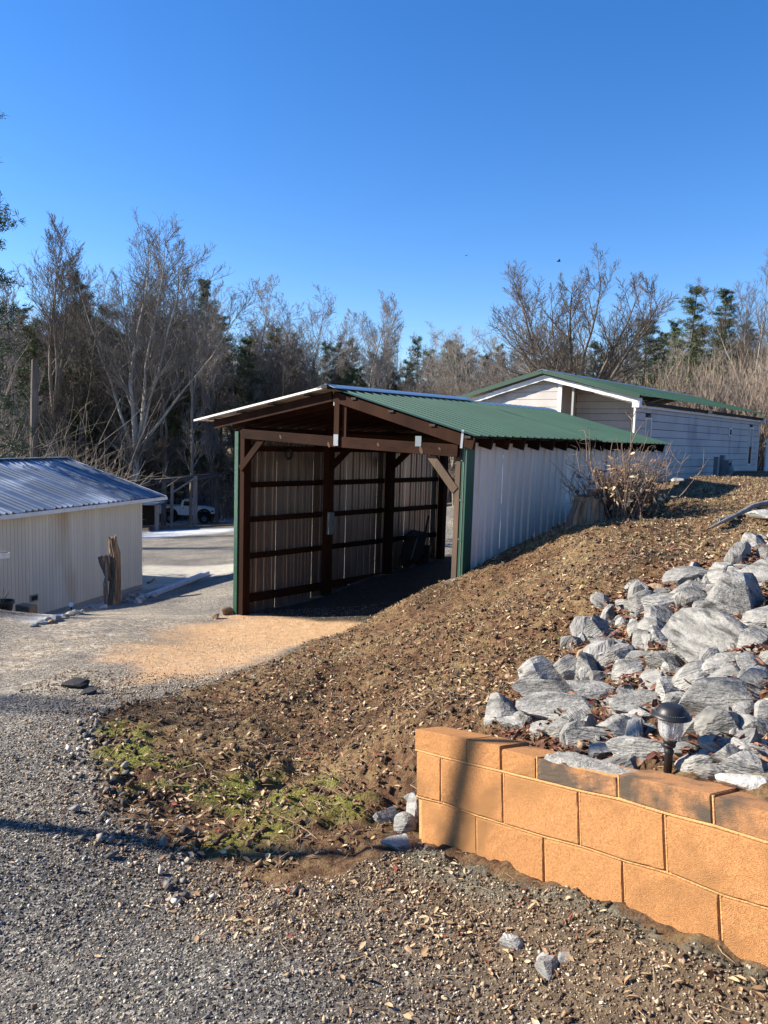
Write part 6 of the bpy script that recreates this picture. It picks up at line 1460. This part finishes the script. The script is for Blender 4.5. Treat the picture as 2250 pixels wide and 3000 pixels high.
# twigs, needles and straw
def sticks(name, xy, L, rad_, m, seed, lab, tilt=.25):
    r = np.random.default_rng(seed); T = Tubes()
    for (x, y), l_ in zip(xy, L):
        a = r.uniform(0, 6.28); z = float(H(x, y)[0])+rad_*1.5; d = np.array([math.cos(a), math.sin(a), r.normal(0, tilt)*.6]); k = np.cross(d, [0,0,1])*r.normal(0, .18)
        T.add(np.array([(x, y, z), np.array([x, y, z])+d*l_*.5+k*l_+[0,0,.006], np.array([x, y, z])+d*l_]), [rad_, rad_*.9, rad_*.5], 3)
    o = T.mesh(name, m); tag(o, kind='stuff', label=lab)
def k_s(x, y, u): m = mkf(x, y); s, d = wallcoord(x, y); return (np.abs(x) < y*.55+.4) & (m['m_hill'] > .4) & ((d < -.24) | (s < S_END)) & (u < near_w(y, 6))
xy = sample(7000, -2.8, 7, 2.4, 13, k_s, 40); sticks('twig_litter', xy, np.random.default_rng(1).uniform(.04, .22, len(xy)), .0022, mat('straw', (.36,.27,.17), .9, .4, 5), 41, 'fine twigs and straw over the bank')
def k_s2(x, y, u): s, d = wallcoord(x, y); return vis(x, y) & (d > .02) & (d < 1.1) & (s > -1.2) & (u < .8)
xy = sample(420, -.8, 2, 1.6, 4.6, k_s2, 42); sticks('straw_litter', xy, np.random.default_rng(2).uniform(.03, .14, len(xy)), .0016, bpy.data.materials['straw'], 43, 'pale straws on the gravel below the wall')
# moss and weeds
def tufts(name, xy, h, m, seed, lab, blades=5):
    r = np.random.default_rng(seed); n = len(xy)*blades; base = np.repeat(xy, blades, 0)+r.normal(0, .006, (n, 2)); z = H(base[:, 0], base[:, 1]); hh = np.repeat(np.broadcast_to(h, len(xy)), blades)*r.uniform(.5, 1.2, n)
    a = r.uniform(0, 6.28, n); w_ = hh*.14; t = r.normal(0, .45, (n, 2)); 
    A = np.stack([base[:, 0]-np.cos(a)*w_, base[:, 1]-np.sin(a)*w_, z-.003], 1); B = np.stack([base[:, 0]+np.cos(a)*w_, base[:, 1]+np.sin(a)*w_, z-.003], 1); Cc = np.stack([base[:, 0]+t[:, 0]*hh, base[:, 1]+t[:, 1]*hh, z+hh*.9], 1)
    V = np.stack([A, B, Cc], 1).reshape(-1, 3); o = np_mesh(name, V, np.arange(n*3).reshape(-1, 3), m, attrs={'rnd': np.repeat(np.repeat(r.random(len(xy)), blades), 3)}); tag(o, kind='stuff', label=lab)
mossm = ramp_mat('moss_tips', 'rnd', [(0, (.12,.12,.025)), (.35, (.24,.24,.04)), (.7, (.40,.40,.07)), (.9, (.28,.22,.09))], .85, fine=.25, fscale=30)
def k_m(x, y, u): m = mkf(x, y); return (m['m_moss'] > .35) & (u < .9)
xy = sample(60000, -2.8, .5, 3.2, 6.8, k_m, 50); tufts('moss_patches', xy, .009, mossm, 51, 'bright yellow green moss at the foot of the bank', 4)
def k_g(x, y, u): m = mkf(x, y); s, d = wallcoord(x, y); n_ = fbm(x*1.6, y*1.6, 60, 3); return (np.abs(x) < y*.56+.4) & (m['m_hill'] > .4) & ((d < -.24) | (s < S_END)) & (n_ > -.06) & (u < near_w(y, 6.5))
xy = sample(36000, -2.8, 9, 2.6, 16, k_g, 52); tufts('bank_weeds', xy, np.random.default_rng(3).uniform(.008, .016, len(xy))*(.7+.12*xy[:, 1]), M['grass'], 53, 'sparse low weeds and grass on the bank', 5)

dryg = ramp_mat('dry_grass_blades', 'rnd', [(0, (.22,.16,.09)), (.3, (.36,.27,.16)), (.6, (.48,.38,.24)), (.85, (.30,.27,.12))], .85, fine=.2, fscale=9)
def k_dg(x, y, u): m = mkf(x, y); s, d = wallcoord(x, y); n_ = fbm(x*1.2, y*1.2, 66, 3)+.06*(y-4); return (np.abs(x) < y*.56+.4) & (m['m_hill'] > .35) & ((d < -.24) | (s < S_END)) & (n_ > .0) & (u < near_w(y, 8))
xy = sample(70000, -2.8, 10, 2.6, 18, k_dg, 54); tufts('dry_grass', xy, np.random.default_rng(13).uniform(.010, .024, len(xy))*(.6+.11*xy[:, 1]), dryg, 55, 'dry straw coloured grass over the bank', 4)
_n = {}
for o in bpy.data.objects:
    if o.type == 'MESH': _n[o.data.name] = len(o.data.polygons)
print('TRIS approx', sum(_n.values()), 'objects', len(bpy.data.objects))
